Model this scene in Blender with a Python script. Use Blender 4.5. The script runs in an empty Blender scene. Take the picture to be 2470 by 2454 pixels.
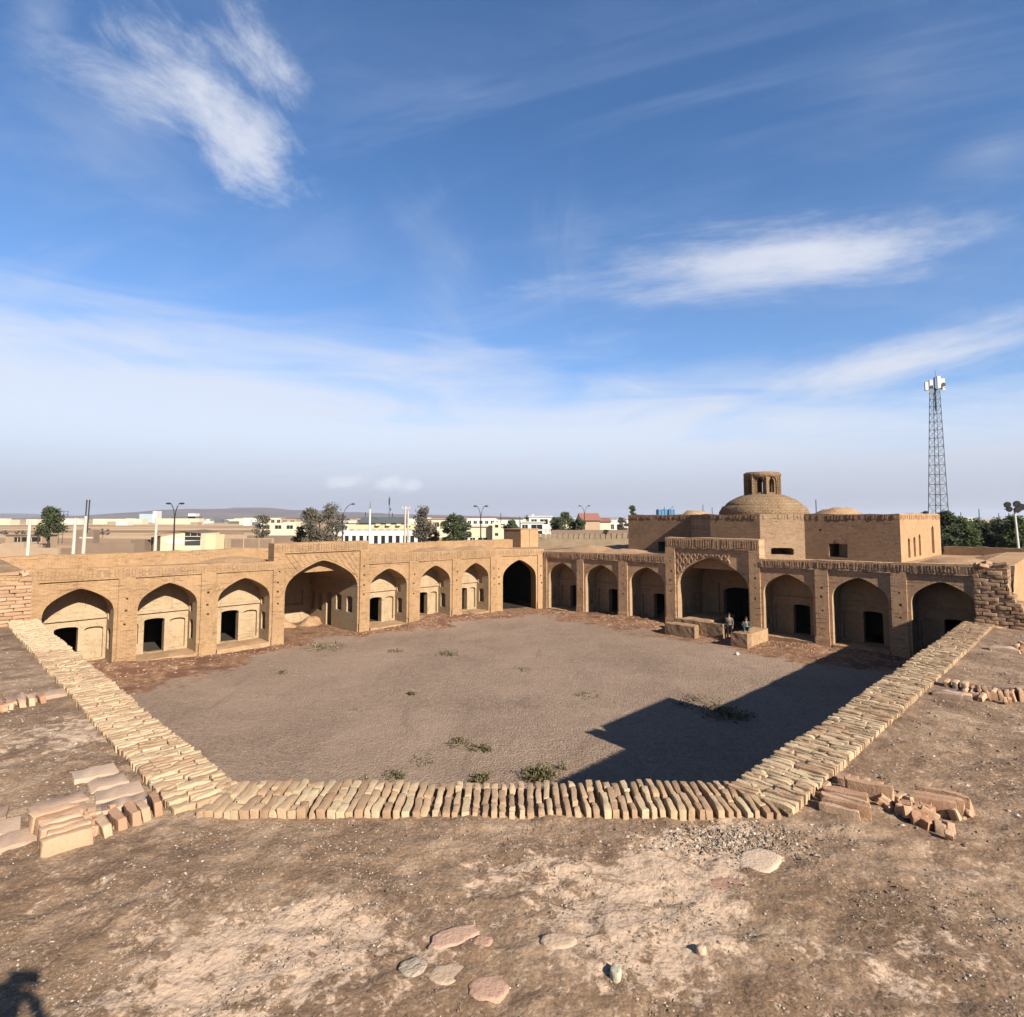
import bpy, bmesh, math, random
from mathutils import Vector, Matrix, noise, geometry
random.seed(7)
PI = math.pi
R2 = math.sqrt(2)
SC = bpy.context.scene
COL = SC.collection

# ------------------------------------------------------------------ camera
HC = 8.1
cam = bpy.data.cameras.new('camera')
cam_ob = bpy.data.objects.new('camera', cam)
COL.objects.link(cam_ob)
cam_ob.location = (0, 0, HC)
cam_ob.rotation_euler = (math.radians(93.9), 0, 0)
cam.sensor_width = 36.0
cam.lens = 36.0*1442/2470
cam.shift_y = -75.3/2470
cam.clip_start = 0.1
cam.clip_end = 40000
SC.camera = cam_ob

# ------------------------------------------------------------------ light
SUN_TO = Vector(((-.23+1.74)/R2, (-.23-1.74)/R2, 1.0)).normalized()
sun = bpy.data.lights.new('sun', 'SUN')
sun.energy = 5.0
sun.angle = math.radians(.5)
sun.color = (1.0, .96, .88)
sun_ob = bpy.data.objects.new('sun', sun)
COL.objects.link(sun_ob)
sun_ob.rotation_euler = (-SUN_TO).to_track_quat('-Z', 'Y').to_euler()
sun_ob.location = (60, -80, 60)
SC.view_settings.view_transform = 'Standard'
SC.view_settings.look = 'None'
SC.view_settings.exposure = 1.4
SC.view_settings.gamma = 1.0
SC.view_settings.use_curve_mapping = False

# ------------------------------------------------------------------ node helpers
class NT:
    def __init__(self, tree):
        self.t = tree; self.n = tree.nodes; self.l = tree.links
    def new(self, typ, **kw):
        nd = self.n.new(typ)
        for k, v in kw.items(): setattr(nd, k, v)
        return nd
    def set(self, sock, v):
        if hasattr(v, 'is_linked') or isinstance(v, bpy.types.NodeSocket): self.l.new(v, sock)
        elif isinstance(v, (tuple, list)) and sock.type == 'RGBA' and len(v) == 3: sock.default_value = (*v, 1)
        else: sock.default_value = v
    def m(self, op, a, b=None, c=None, clamp=False):
        nd = self.new('ShaderNodeMath', operation=op, use_clamp=clamp)
        self.set(nd.inputs[0], a)
        if b is not None: self.set(nd.inputs[1], b)
        if c is not None: self.set(nd.inputs[2], c)
        return nd.outputs[0]
    def vm(self, op, a, b=None):
        nd = self.new('ShaderNodeVectorMath', operation=op)
        self.set(nd.inputs[0], a)
        if b is not None: self.set(nd.inputs[1], b)
        return nd.outputs['Value'] if op in ('DOT_PRODUCT', 'LENGTH') else nd.outputs[0]
    def sep(self, v):
        nd = self.new('ShaderNodeSeparateXYZ'); self.set(nd.inputs[0], v); return nd.outputs
    def comb(self, x, y, z):
        nd = self.new('ShaderNodeCombineXYZ')
        for i, q in enumerate((x, y, z)): self.set(nd.inputs[i], q)
        return nd.outputs[0]
    def noise(self, vec, scale, detail=4, rough=.55, dist=0):
        nd = self.new('ShaderNodeTexNoise')
        if vec is not None: self.set(nd.inputs['Vector'], vec)
        nd.inputs['Scale'].default_value = scale; nd.inputs['Detail'].default_value = detail
        nd.inputs['Roughness'].default_value = rough; nd.inputs['Distortion'].default_value = dist
        return nd.outputs['Fac']
    def vor(self, vec, scale, feature='F1', out='Distance', rnd=1.0):
        nd = self.new('ShaderNodeTexVoronoi', feature=feature)
        self.set(nd.inputs['Vector'], vec); nd.inputs['Scale'].default_value = scale
        nd.inputs['Randomness'].default_value = rnd
        return nd.outputs[out]
    def ss(self, x, lo, hi, a=0.0, b=1.0):
        nd = self.new('ShaderNodeMapRange', interpolation_type='SMOOTHSTEP')
        self.set(nd.inputs['Value'], x)
        for k, q in (('From Min', lo), ('From Max', hi), ('To Min', a), ('To Max', b)): self.set(nd.inputs[k], q)
        return nd.outputs[0]
    def mix(self, f, a, b, typ='MIX'):
        nd = self.new('ShaderNodeMix', data_type='RGBA', blend_type=typ)
        self.set(nd.inputs[0], f); self.set(nd.inputs[6], a); self.set(nd.inputs[7], b)
        return nd.outputs[2]
    def ramp(self, f, stops):
        nd = self.new('ShaderNodeValToRGB'); self.set(nd.inputs[0], f)
        e = nd.color_ramp.elements
        while len(e) < len(stops): e.new(.5)
        for i, (p, c) in enumerate(stops): e[i].position = p; e[i].color = (*c, 1)
        return nd.outputs[0]
    def pos(self):
        return self.new('ShaderNodeNewGeometry').outputs['Position']
    def bump(self, h, strength=.5, dist=.02):
        nd = self.new('ShaderNodeBump'); self.set(nd.inputs['Height'], h)
        nd.inputs['Strength'].default_value = strength; nd.inputs['Distance'].default_value = dist
        return nd.outputs[0]

def new_mat(name):
    m = bpy.data.materials.new(name); m.use_nodes = True
    N = NT(m.node_tree)
    return m, N, m.node_tree.nodes['Principled BSDF']
def finish(N, b, col, rough=.9, normal=None, k=(.57, .572, .57)):
    col = N.mix(1.0, col, (k[0], k[1]*.965, k[2]*.92), 'MULTIPLY')
    N.set(b.inputs['Base Color'], col)
    b.inputs['Roughness'].default_value = rough
    b.inputs['Specular IOR Level'].default_value = .15
    if normal is not None: N.l.new(normal, b.inputs['Normal'])

# ------------------------------------------------------------------ sky
world = bpy.data.worlds.new('World'); SC.world = world; world.use_nodes = True
N = NT(world.node_tree)
bg = world.node_tree.nodes['Background']
sky = N.new('ShaderNodeTexSky', sky_type='NISHITA')
sky.sun_disc = False
sky.sun_elevation = math.asin(SUN_TO.z)
sky.sun_rotation = math.atan2(SUN_TO.x, SUN_TO.y)
sky.altitude = 1200; sky.air_density = 1.0; sky.dust_density = .6; sky.ozone_density = 2.2
dirv = N.vm('NORMALIZE', N.new('ShaderNodeTexCoord').outputs['Generated'])
dx, dy, dz = N.sep(dirv)
zc = N.m('MAXIMUM', dz, 0.0)
plane = N.comb(N.m('DIVIDE', dx, N.m('ADD', zc, .12)), N.m('DIVIDE', dy, N.m('ADD', zc, .12)), 0.0)
def sdir(px, py):
    cx = px-1235; cy = -(py-1151.7); th = math.radians(3.9)
    return Vector((cx, 1442*math.cos(th)-cy*math.sin(th), 1442*math.sin(th)+cy*math.cos(th))).normalized()
def cloud(px, py, px2, py2, half_w, nscale, lo, hi, stretch=2.5, seed=0., dist=.4, edge=1.0):
    """a cloud bank whose long axis runs between two directions of the sky"""
    a, b = sdir(px, py), sdir(px2, py2)
    d0 = (a+b).normalized(); t1 = (b-a).normalized(); t2 = d0.cross(t1).normalized()
    L = (b-a).length/2
    dd = N.m('MAXIMUM', N.vm('DOT_PRODUCT', dirv, tuple(d0)), .02)
    p = N.m('DIVIDE', N.vm('DOT_PRODUCT', dirv, tuple(t1)), dd)
    q = N.m('DIVIDE', N.vm('DOT_PRODUCT', dirv, tuple(t2)), dd)
    r = N.m('ADD', N.m('POWER', N.m('DIVIDE', p, L), 2), N.m('POWER', N.m('DIVIDE', q, half_w), 2))
    env = N.m('SUBTRACT', 1.0, N.m('SQRT', r))
    front = N.ss(N.vm('DOT_PRODUCT', dirv, tuple(d0)), .05, .3)
    v = N.comb(N.m('DIVIDE', p, stretch), q, seed)
    n1 = N.noise(v, nscale, 12, .68, dist)
    val = N.m('ADD', N.m('MULTIPLY', env, edge), N.m('MULTIPLY', N.m('SUBTRACT', n1, .5), 2.1))
    return N.m('MULTIPLY', N.ss(val, lo, hi), front)
masks = []
masks.append((cloud(110, -80, 775, 475, .080, 15, .16, 1.25, 1.9, 1.3, .3, 1.0), .95))
masks.append((cloud(400, 230, 775, 475, .085, 16, .12, 1.15, 1.6, 3.9, .25, 1.0), .9))
masks.append((cloud(60, 80, 580, 340, .060, 16, .16, 1.3, 2.4, 7.7, .3, .95), .85))
masks.append((cloud(440, -90, 775, 275, .060, 17, .16, 1.25, 1.9, 4.1, .3, 1.0), .9))
masks.append((cloud(-200, 100, 620, 420, .20, 6, .15, 1.8, 2.6, 9.1, .8, .8), .42))
masks.append((cloud(-40, -30, 220, 130, .08, 9, .2, 1.5, 2.6, 2.1, .8, .8), .35))
masks.append((cloud(1220, 695, 2500, 550, .064, 15, -.08, 1.1, 4.2, 2.2, .3, 1.0), .85))
masks.append((cloud(1600, 630, 2380, 585, .034, 20, .02, 1.0, 4.0, 5.2, .3, .95), .85))
masks.append((cloud(1810, 960, 2760, 720, .050, 16, -.05, 1.05, 3.8, 6.3, .3, 1.0), .95))
masks.append((cloud(1560, 1050, 1790, 950, .02, 18, -.1, 1.2, 3.5, 3.3, .5, .8), .55))
masks.append((cloud(1230, 620, 1350, 480, .05, 22, .55, 1.6, 1.6, 8.3, .6, .8), .42))
masks.append((cloud(1110, 560, 1180, 650, .03, 26, .55, 1.6, 1.6, 2.9, .6, .8), .4))
masks.append((cloud(1330, 760, 1430, 860, .04, 16, .4, 1.8, 1.5, 5.9, .6, .8), .3))
masks.append((cloud(960, 330, 1180, 1010, .13, 6, .15, 1.6, 3.2, 12.4, 1.0, .8), .32))
masks.append((cloud(1330, 330, 1400, 900, .10, 7, .2, 1.6, 3.2, 14.4, 1.0, .8), .28))
masks.append((cloud(1750, 330, 2700, 60, .16, 6, .2, 1.7, 3.4, 16.1, 1.0, .8), .3))
masks.append((cloud(2150, 420, 2700, 300, .05, 9, .1, 1.4, 3.4, 17.3, 1.0, .8), .4))
masks.append((cloud(-150, 660, 760, 960, .07, 8, .0, 1.4, 4.0, 18.8, .8, .8), .4))
masks.append((cloud(780, 1168, 900, 1150, .014, 38, -.15, .7, 1.6, 1.1), .85))
masks.append((cloud(888, 1174, 975, 1160, .014, 38, -.15, .7, 1.6, 6.1), .9))
masks.append((cloud(962, 1176, 1024, 1166, .012, 40, -.15, .7, 1.6, 3.7), .9))
# thin high veil over the whole sky, thicker low down
rot = N.new('ShaderNodeVectorRotate', rotation_type='Z_AXIS'); N.set(rot.inputs['Vector'], plane); rot.inputs['Angle'].default_value = .35
rx, ry, rz_ = N.sep(rot.outputs[0])
vst = N.comb(N.m('MULTIPLY', rx, .28), ry, 0.0)
vn = N.noise(vst, 2.2, 11, .66, 1.1)
vn2 = N.noise(plane, .55, 5, .55, .5)
veil = N.m('MULTIPLY', N.ss(vn, .42, .82), N.ss(vn2, .3, .65))
low = N.ss(zc, .36, .06)
veil_a = N.m('ADD', N.m('MULTIPLY', veil, N.m('ADD', .46, N.m('MULTIPLY', low, .45))), N.ss(zc, .55, .15, 0, .16), None, True)
band_n = N.noise(N.comb(N.m('MULTIPLY', dx, 1.3), N.m('MULTIPLY', dy, 1.3), N.m('MULTIPLY', dz, 7.0)), 2.4, 7, .55, .5)
band_h = N.m('ADD', zc, N.m('MULTIPLY', N.m('SUBTRACT', band_n, .5), .26))
band_h = N.m('ADD', band_h, N.m('MULTIPLY', dx, .07))
band = N.ss(band_h, .30, .13)
band_a = N.m('MULTIPLY', band, .82)
haze_low = N.ss(zc, .15, -.01)
skycol = N.mix(1.0, sky.outputs[0], (.74, 1.04, 1.30), 'MULTIPLY')
cloudc = (5.9, 6.1, 6.7)
bright = (5.4, 5.7, 6.5)
c = N.mix(veil_a, skycol, (3.6, 4.4, 6.4))
c = N.mix(band_a, c, cloudc)
c = N.mix(N.m('MULTIPLY', haze_low, .8), c, (2.95, 3.0, 3.85))
for mk, amt in masks:
    c = N.mix(N.m('MULTIPLY', mk, amt), c, bright)
N.l.new(c, bg.inputs['Color'])
bg.inputs['Strength'].default_value = .052

# ------------------------------------------------------------------ objects
OFF = {}
def props(o, label=None, cat=None, group=None, kind=None):
    if label: o['label'] = label
    if cat: o['category'] = cat
    if group: o['group'] = group
    if kind: o['kind'] = kind
    return o
def thing(name, loc, label, cat, group=None, kind=None):
    o = bpy.data.objects.new(name, None); COL.objects.link(o)
    o.empty_display_size = .3
    o.location = loc; OFF[o.name] = Vector(loc)
    return props(o, label, cat, group, kind)
def root_of(o):
    while o.parent: o = o.parent
    return o
class MB:
    def __init__(s): s.v = []; s.f = []
    def add(s, vs, fs):
        b = len(s.v); s.v.extend(Vector(q) for q in vs); s.f.extend(tuple(b+i for i in f) for f in fs)
    def quad(s, a, b, c, d): s.add((a, b, c, d), ((0, 1, 2, 3),))
    def box(s, P, a0, a1, b0, b1, c0, c1):
        vs = [P(a, b, c_) for a in (a0, a1) for b in (b0, b1) for c_ in (c0, c1)]
        s.add(vs, ((0, 1, 3, 2), (4, 6, 7, 5), (0, 4, 5, 1), (2, 3, 7, 6), (0, 2, 6, 4), (1, 5, 7, 3)))
    def tube(s, pts, rad, n=6, cap=True):
        pts = [Vector(p) for p in pts]
        rad = rad if isinstance(rad, (list, tuple)) else [rad]*len(pts)
        rings = []
        for i, p in enumerate(pts):
            d = (pts[min(i+1, len(pts)-1)]-pts[max(i-1, 0)])
            d = d.normalized() if d.length > 1e-6 else Vector((0, 0, 1))
            a = d.cross(Vector((0, 0, 1)) if abs(d.z) < .9 else Vector((1, 0, 0))).normalized(); b = d.cross(a)
            rings.append([p+(a*math.cos(2*PI*k/n)+b*math.sin(2*PI*k/n))*rad[i] for k in range(n)])
        vs = [q for r in rings for q in r]
        fs = [(i*n+k, i*n+(k+1) % n, (i+1)*n+(k+1) % n, (i+1)*n+k) for i in range(len(pts)-1) for k in range(n)]
        if cap: fs += [tuple(range(n)), tuple(range((len(pts)-1)*n, len(pts)*n))]
        s.add(vs, fs)
    def lathe(s, c0, prof, n=32, jit=0.):
        vs = []
        for r, z in prof:
            for k in range(n):
                a = 2*PI*k/n; rr = r*(1+random.uniform(-jit, jit))
                vs.append((c0[0]+rr*math.cos(a), c0[1]+rr*math.sin(a), c0[2]+z+random.uniform(-jit, jit)*r*.5))
        fs = [(i*n+k, i*n+(k+1) % n, (i+1)*n+(k+1) % n, (i+1)*n+k) for i in range(len(prof)-1) for k in range(n)]
        fs.append(tuple(range((len(prof)-1)*n, len(prof)*n)))
        s.add(vs, fs)
    def holes(s, M, outer, hl=()):
        """flat wall M(a,b,depth) with openings; each opening = (polygon, depth, closed)"""
        pts = list(outer); faces = [list(range(len(outer)))]
        for poly, d, cl in hl:
            faces.append(list(range(len(pts), len(pts)+len(poly)))); pts += list(poly)
        r = geometry.delaunay_2d_cdt([Vector(p) for p in pts], [], faces, 0, 1e-6)
        fs = [f for f, o in zip(r[2], r[5]) if list(o) == [0]]
        s.add([M(p[0], p[1], 0) for p in r[0]], fs)
        for poly, d, cl in hl:
            k = len(poly)
            s.add([M(p[0], p[1], 0) for p in poly]+[M(p[0], p[1], d) for p in poly], [(i, (i+1) % k, k+(i+1) % k, k+i) for i in range(k)])
            if cl:
                r2 = geometry.delaunay_2d_cdt([Vector(p) for p in poly], [], [list(range(k))], 0, 1e-6)
                s.add([M(p[0], p[1], d) for p in r2[0]], [f for f, o in zip(r2[2], r2[5]) if len(o)])
    def build(s, name, m, parent=None, label=None, kind=None, smooth=False, cat=None, group=None, loc=None):
        me = bpy.data.meshes.new(name)
        off = Vector((0, 0, 0))
        if parent is not None: off = OFF[root_of(parent).name]
        elif loc is not None: off = Vector(loc)
        me.from_pydata([tuple(q-off) for q in s.v], [], s.f)
        if m: me.materials.append(m)
        if smooth: me.polygons.foreach_set('use_smooth', [True]*len(me.polygons))
        me.update()
        o = bpy.data.objects.new(name, me); COL.objects.link(o)
        if parent is not None: o.parent = parent
        elif loc is not None: o.location = loc; OFF[o.name] = off
        else: OFF[o.name] = off
        return props(o, label, cat, group, kind)
def W(u, v, z): return Vector(((u-v)/R2, (u+v)/R2, z))
def PL(s, n, z): return W(s, 38.1+n, z)       # far left wing: s along, n inwards
def PR(s, n, z): return W(40.3+n, s, z)       # far right wing
def XYZ(x, y, z): return Vector((x, y, z))
def fb(p, sc, oct=4): return noise.fractal(Vector(p)*sc, .5, 2.0, oct)
def sm(t): t = max(0., min(1., t)); return t*t*(3-2*t)
TH = math.radians(3.9)
def at(px, Y):                                  # x of a thing seen in column px at distance Y (horizon row)
    return (px-1235)/1438.7*Y
def hz(py, Y):                                  # height of a row at distance Y
    cy = -(py-1151.7)
    return HC+Y*(1442*math.sin(TH)+cy*math.cos(TH))/(1442*math.cos(TH)-cy*math.sin(TH))

# ------------------------------------------------------------------ materials
def soil_mat(name, dark, mid, light, grain=60, pale=True, bs=.6, patch=1.0, k=(.62, .63, .60)):
    m, N, b = new_mat(name); p = N.pos()
    n1 = N.noise(p, .9*patch, 5, .6, .3); n2 = N.noise(p, 5*patch, 6, .65); n3 = N.noise(p, grain, 3, .6)
    t = N.m('ADD', N.m('MULTIPLY', n1, .5), N.m('MULTIPLY', n2, .5))
    col = N.ramp(t, [(.34, dark), (.5, mid), (.66, light)])
    col = N.mix(N.ss(n3, .52, .72, 0, .45), col, light)
    col = N.mix(N.ss(n3, .46, .3, 0, .5), col, tuple(q*.6 for q in dark))
    if pale:
        at_ = N.new('ShaderNodeAttribute', attribute_name='pale').outputs['Fac']
        n4 = N.noise(p, 9, 7, .7, .3)
        pk = N.ss(N.m('ADD', at_, N.m('MULTIPLY', N.m('SUBTRACT', n4, .5), 2.3)), .40, .66)
        col = N.mix(N.m('MULTIPLY', pk, .80), col, (.54, .41, .31))
        ck = N.vor(N.vm('ADD', p, N.vm('SCALE', N.comb(n2, n4, 0.), None)), 1.6, 'DISTANCE_TO_EDGE')
        col = N.mix(N.m('MULTIPLY', N.ss(ck, .018, .0), .45), col, tuple(q*.45 for q in dark))
    v = N.vor(p, grain*.4); n5 = N.noise(p, 17*patch, 5, .65)
    if pale:
        cl = N.sep(N.vor(p, grain*.8, 'F1', 'Color'))[0]
        col = N.mix(N.ss(cl, .88, 1.0, 0, .4), col, (.50, .40, .31))
        col = N.mix(N.ss(N.noise(p, 1.7, 6, .7, .6), .54, .66, 0, .55), col, tuple(q*.62 for q in dark))
    h = N.m('ADD', N.m('ADD', N.m('MULTIPLY', n5, .7), N.m('MULTIPLY', n3, .6)), N.m('MULTIPLY', v, -.7))
    finish(N, b, col, .95, N.bump(h, bs, .013 if pale else .03), k); return m
M_ROOF = soil_mat('roof_soil', (.13, .082, .052), (.205, .137, .09), (.40, .295, .21), 70, True, .55, 1.0, (.74, .695, .645))
M_ROOF2 = soil_mat('roof_clay', (.28, .165, .095), (.40, .24, .14), (.50, .33, .20), 20, False, .6)

def court_mat():
    m, N, b = new_mat('courtyard_gravel'); p = N.pos()
    n1 = N.noise(p, .22, 5, .6, .3); n2 = N.noise(p, 3, 5, .65); n3 = N.noise(p, 26, 3, .6)
    g = N.ramp(N.m('ADD', N.m('MULTIPLY', n1, .55), N.m('MULTIPLY', n2, .45)), [(.33, (.225, .163, .125)), (.5, (.285, .208, .162)), (.68, (.345, .255, .20))])
    v = N.vor(p, 13); vc = N.vor(p, 13, 'F1', 'Color')
    hv = N.sep(vc)[0]
    g = N.mix(N.ss(hv, .8, 1.0, 0, .55), g, (.40, .34, .29))
    g = N.mix(N.ss(hv, .2, .0, 0, .5), g, (.10, .075, .065))
    big = N.noise(p, .09, 4, .6, .8); trk = N.noise(N.comb(N.m('MULTIPLY', N.sep(p)[0], .35), N.m('MULTIPLY', N.sep(p)[1], .12), 0.), 1.3, 5, .65, 1.2)
    g = N.mix(N.ss(big, .42, .66, 0, .4), g, (.40, .295, .235))
    g = N.mix(N.ss(trk, .54, .68, 0, .35), g, (.17, .125, .10))
    d = N.new('ShaderNodeAttribute', attribute_name='dirt').outputs['Fac']
    k = N.ss(N.m('ADD', d, N.m('MULTIPLY', N.m('SUBTRACT', N.noise(p, 1.1, 7, .7, .4), .5), 1.0)), .38, .62)
    dc = N.ramp(n2, [(.33, (.15, .075, .045)), (.5, (.26, .145, .09)), (.66, (.40, .26, .175))])
    dc = N.mix(N.ss(N.noise(p, .5, 4, .6), .5, .62), dc, (.17, .085, .055))
    col = N.mix(k, g, dc)
    col = N.mix(N.ss(n3, .55, .75, 0, .3), col, (.42, .33, .27))
    h = N.m('ADD', N.m('ADD', n3, n2), N.m('MULTIPLY', v, -.9))
    finish(N, b, col, .95, N.bump(h, .8, .05), (.67, .63, .57)); return m
M_COURT = court_mat()

def wall_mat(name, cols, axis, row=.07, wid=.27, contrast=.5, mort=(.16, .10, .065), bs=.45, wear=.5, k=(.55, .565, .565)):
    """mud brick / clay wall; axis 'u' or 'v' = direction the courses run in"""
    m, N, b = new_mat(name); p = N.pos(); x, y, z = N.sep(p)
    if axis == 'u': s = N.m('MULTIPLY', N.m('ADD', x, y), 1/R2)
    elif axis == 'v': s = N.m('MULTIPLY', N.m('SUBTRACT', y, x), 1/R2)
    else: s = x
    wob = N.m('MULTIPLY', N.m('SUBTRACT', N.noise(p, 1.4, 3), .5), .05)
    bt = N.new('ShaderNodeTexBrick', offset=.5)
    N.set(bt.inputs['Vector'], N.comb(s, N.m('ADD', z, wob), 0.))
    N.set(bt.inputs['Color1'], (1, 1, 1)); N.set(bt.inputs['Color2'], (.0, .0, .0)); N.set(bt.inputs['Mortar'], (.5, .5, .5))
    bt.inputs['Scale'].default_value = 1; bt.inputs['Mortar Size'].default_value = .012; bt.inputs['Mortar Smooth'].default_value = .4
    bt.inputs['Brick Width'].default_value = wid; bt.inputs['Row Height'].default_value = row
    n1 = N.noise(p, .45, 6, .65, .4); n2 = N.noise(p, 4, 6, .65); n3 = N.noise(p, 30, 3)
    col = N.ramp(N.m('ADD', N.m('MULTIPLY', n1, .5), N.m('MULTIPLY', n2, .5)), [(.33, cols[0]), (.5, cols[1]), (.68, cols[2])])
    rb = N.sep(bt.outputs['Color'])[0]
    col = N.mix(N.m('MULTIPLY', rb, contrast*.5), col, cols[2])
    keep = N.ss(N.noise(p, .8, 5, .6), .35, .6, .25, 1.0)
    col = N.mix(N.m('MULTIPLY', N.m('MULTIPLY', bt.outputs['Fac'], contrast), keep), col, mort)
    drip = N.noise(N.comb(N.m('MULTIPLY', s, 3.), N.m('MULTIPLY', z, .4), 0.), 1.0, 5, .65, .2)
    col = N.mix(N.ss(drip, .56, .8, 0, wear*.5), col, cols[0])
    bed = N.noise(N.comb(N.m('MULTIPLY', s, 1.1), N.m('MULTIPLY', z, 10.5), N.m('MULTIPLY', wob, 6.)), 1.0, 4, .6, .35)
    bedm = N.m('MULTIPLY', N.ss(bed, .57, .68), N.ss(N.noise(p, .7, 4, .6), .38, .6, .25, 1.0))
    col = N.mix(N.m('MULTIPLY', bedm, .30+.5*contrast), col, mort)
    pit = N.ss(N.m('ADD', N.vor(p, 5.5), N.m('MULTIPLY', n2, .35)), .33, .20)
    col = N.mix(N.m('MULTIPLY', pit, .5), col, mort)
    crk = N.vor(N.vm('ADD', p, N.vm('MULTIPLY', N.comb(n1, n2, n3), (.9, .9, .9))), .8, 'DISTANCE_TO_EDGE')
    col = N.mix(N.m('MULTIPLY', N.ss(crk, .022, .0), .5), col, mort)
    col = N.mix(N.ss(n3, .55, .8, 0, .22), col, mort)
    h = N.m('ADD', N.m('ADD', N.m('MULTIPLY', n2, .8), N.m('MULTIPLY', n3, .5)), N.m('MULTIPLY', bt.outputs['Fac'], -1.0*contrast))
    h = N.m('SUBTRACT', h, N.m('ADD', N.m('MULTIPLY', bedm, .9), pit))
    finish(N, b, col, .92, N.bump(h, bs, .045), k); return m
C_FRONT = ((.40, .225, .11), (.50, .295, .15), (.58, .365, .20))
C_CREAM = ((.50, .345, .175), (.60, .43, .23), (.67, .50, .285))
C_BRICK = ((.26, .145, .085), (.36, .21, .125), (.45, .285, .175))
M_FU = wall_mat('clay_front_left', C_FRONT, 'u', contrast=.5, bs=.7)
M_FV = wall_mat('clay_front_right', ((.36, .215, .115), (.46, .285, .16), (.55, .355, .21)), 'v', contrast=.85, bs=1.0, k=(.90, .87, .87))
M_CU = wall_mat('cream_plaster_left', C_CREAM, 'u', contrast=.3, bs=.5, k=(.49, .495, .56))
M_CV = wall_mat('cream_plaster_right', ((.36, .23, .13), (.45, .295, .17), (.52, .36, .22)), 'v', contrast=.15, bs=.3)
M_BU = wall_mat('brick_courses_u', C_BRICK, 'u', .085, .27, .9, bs=.7)
M_BV = wall_mat('brick_courses_v', C_BRICK, 'v', .085, .27, .9, bs=.7)
M_BX = wall_mat('brick_courses_x', ((.33, .20, .12), (.44, .28, .17), (.52, .35, .22)), 'x', .085, .27, .9, bs=.7)
M_ORANGE = wall_mat('orange_plaster', ((.40, .225, .12), (.52, .30, .155), (.58, .355, .20)), 'u', .1, .3, .12, bs=.25)

def brick_mat(name, cols, bs=.6, stain=True):
    m, N, b = new_mat(name); p = N.pos()
    r = N.new('ShaderNodeObjectInfo').outputs['Random']
    n1 = N.noise(p, 6, 5, .65); n2 = N.noise(p, 45, 4, .65)
    t = N.m('ADD', N.m('MULTIPLY', r, .6), N.m('MULTIPLY', n1, .4))
    col = N.ramp(t, [(.2, cols[0]), (.5, cols[1]), (.82, cols[2])])
    col = N.mix(N.ss(n2, .55, .75, 0, .35), col, tuple(q*.55 for q in cols[0]))
    if stain: col = N.mix(N.ss(N.noise(p, 1.3, 5, .6), .56, .75, 0, .4), col, (.30, .21, .15))
    h = N.m('ADD', N.m('MULTIPLY', n1, 1.), n2)
    finish(N, b, col, .9, N.bump(h, bs, .012)); return m
M_COPE = brick_mat('coping_brick', ((.40, .25, .15), (.52, .355, .215), (.62, .465, .29)))
M_STUB = brick_mat('fired_brick', ((.44, .235, .14), (.53, .325, .20), (.60, .41, .265)), .6)
M_PIER = brick_mat('pier_brick', ((.38, .225, .135), (.47, .29, .175), (.54, .36, .23)), .6, False)
M_MORTAR = soil_mat('mortar_bed', (.15, .095, .06), (.24, .155, .10), (.34, .23, .15), 60, False, .6)

def flat_mat(name, col, rough=.8, var=.25, scale=3., metal=0., bs=0.):
    m, N, b = new_mat(name); p = N.pos()
    n = N.noise(p, scale, 5, .6)
    r = N.new('ShaderNodeObjectInfo').outputs['Random']
    k = N.m('ADD', N.m('MULTIPLY', n, .7), N.m('MULTIPLY', r, .3))
    c_ = N.ramp(k, [(.25, tuple(q*(1-var) for q in col)), (.75, tuple(min(1, q*(1+var)) for q in col))])
    finish(N, b, c_, rough, N.bump(n, bs, .02) if bs else None)
    b.inputs['Metallic'].default_value = metal
    return m
M_STONE_PINK = brick_mat('pink_stone', ((.44, .25, .17), (.51, .305, .21), (.57, .37, .265)), .8)
M_STONE_PALE = brick_mat('pale_stone', ((.50, .345, .235), (.58, .415, .29), (.65, .48, .35)), .8)
M_PEB = None
def pebble_mat():
    m, N, b = new_mat('pebbles')
    r = N.new('ShaderNodeNewGeometry').outputs['Random Per Island']
    col = N.ramp(r, [(.0, (.16, .11, .075)), (.45, (.28, .20, .14)), (.8, (.42, .33, .25)), (1., (.62, .54, .45))])
    finish(N, b, col, .9, N.bump(N.noise(N.pos(), 80, 3), .5, .01)); return m
M_PEB = pebble_mat()
M_DARK = flat_mat('passage_shade', (.035, .026, .02), .95)  # near-black colour paints in the shade of the gateway passage
M_JOINT = flat_mat('joint_mortar', (.30, .19, .115), .95, .25, 6)
M_ROOM = flat_mat('room_shade', (.06, .045, .033), .95)  # room walls coloured dark so the doorways read as deep shade
def leaf_mat(name, a, b_, c_):
    m, N, b = new_mat(name)
    r = N.new('ShaderNodeNewGeometry').outputs['Random Per Island']
    r2 = N.noise(N.pos(), .9, 3)
    col = N.ramp(N.m('ADD', N.m('MULTIPLY', r, .6), N.m('MULTIPLY', r2, .4)), [(.2, a), (.5, b_), (.8, c_)])
    finish(N, b, col, .75); b.inputs['Transmission Weight'].default_value = 0
    return m
M_LEAF = leaf_mat('olive_leaf', (.025, .035, .014), (.05, .062, .025), (.09, .10, .045))
M_LEAFDRY = leaf_mat('dusty_dry_leaf', (.06, .05, .035), (.10, .085, .06), (.16, .135, .10))
M_LEAFBR = leaf_mat('bright_leaf', (.03, .05, .012), (.06, .085, .022), (.11, .13, .04))
M_WEED = leaf_mat('weed_leaf', (.09, .085, .035), (.145, .13, .05), (.22, .185, .085))
M_STRAW = leaf_mat('straw', (.16, .12, .06), (.24, .19, .10), (.34, .27, .16))
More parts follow.
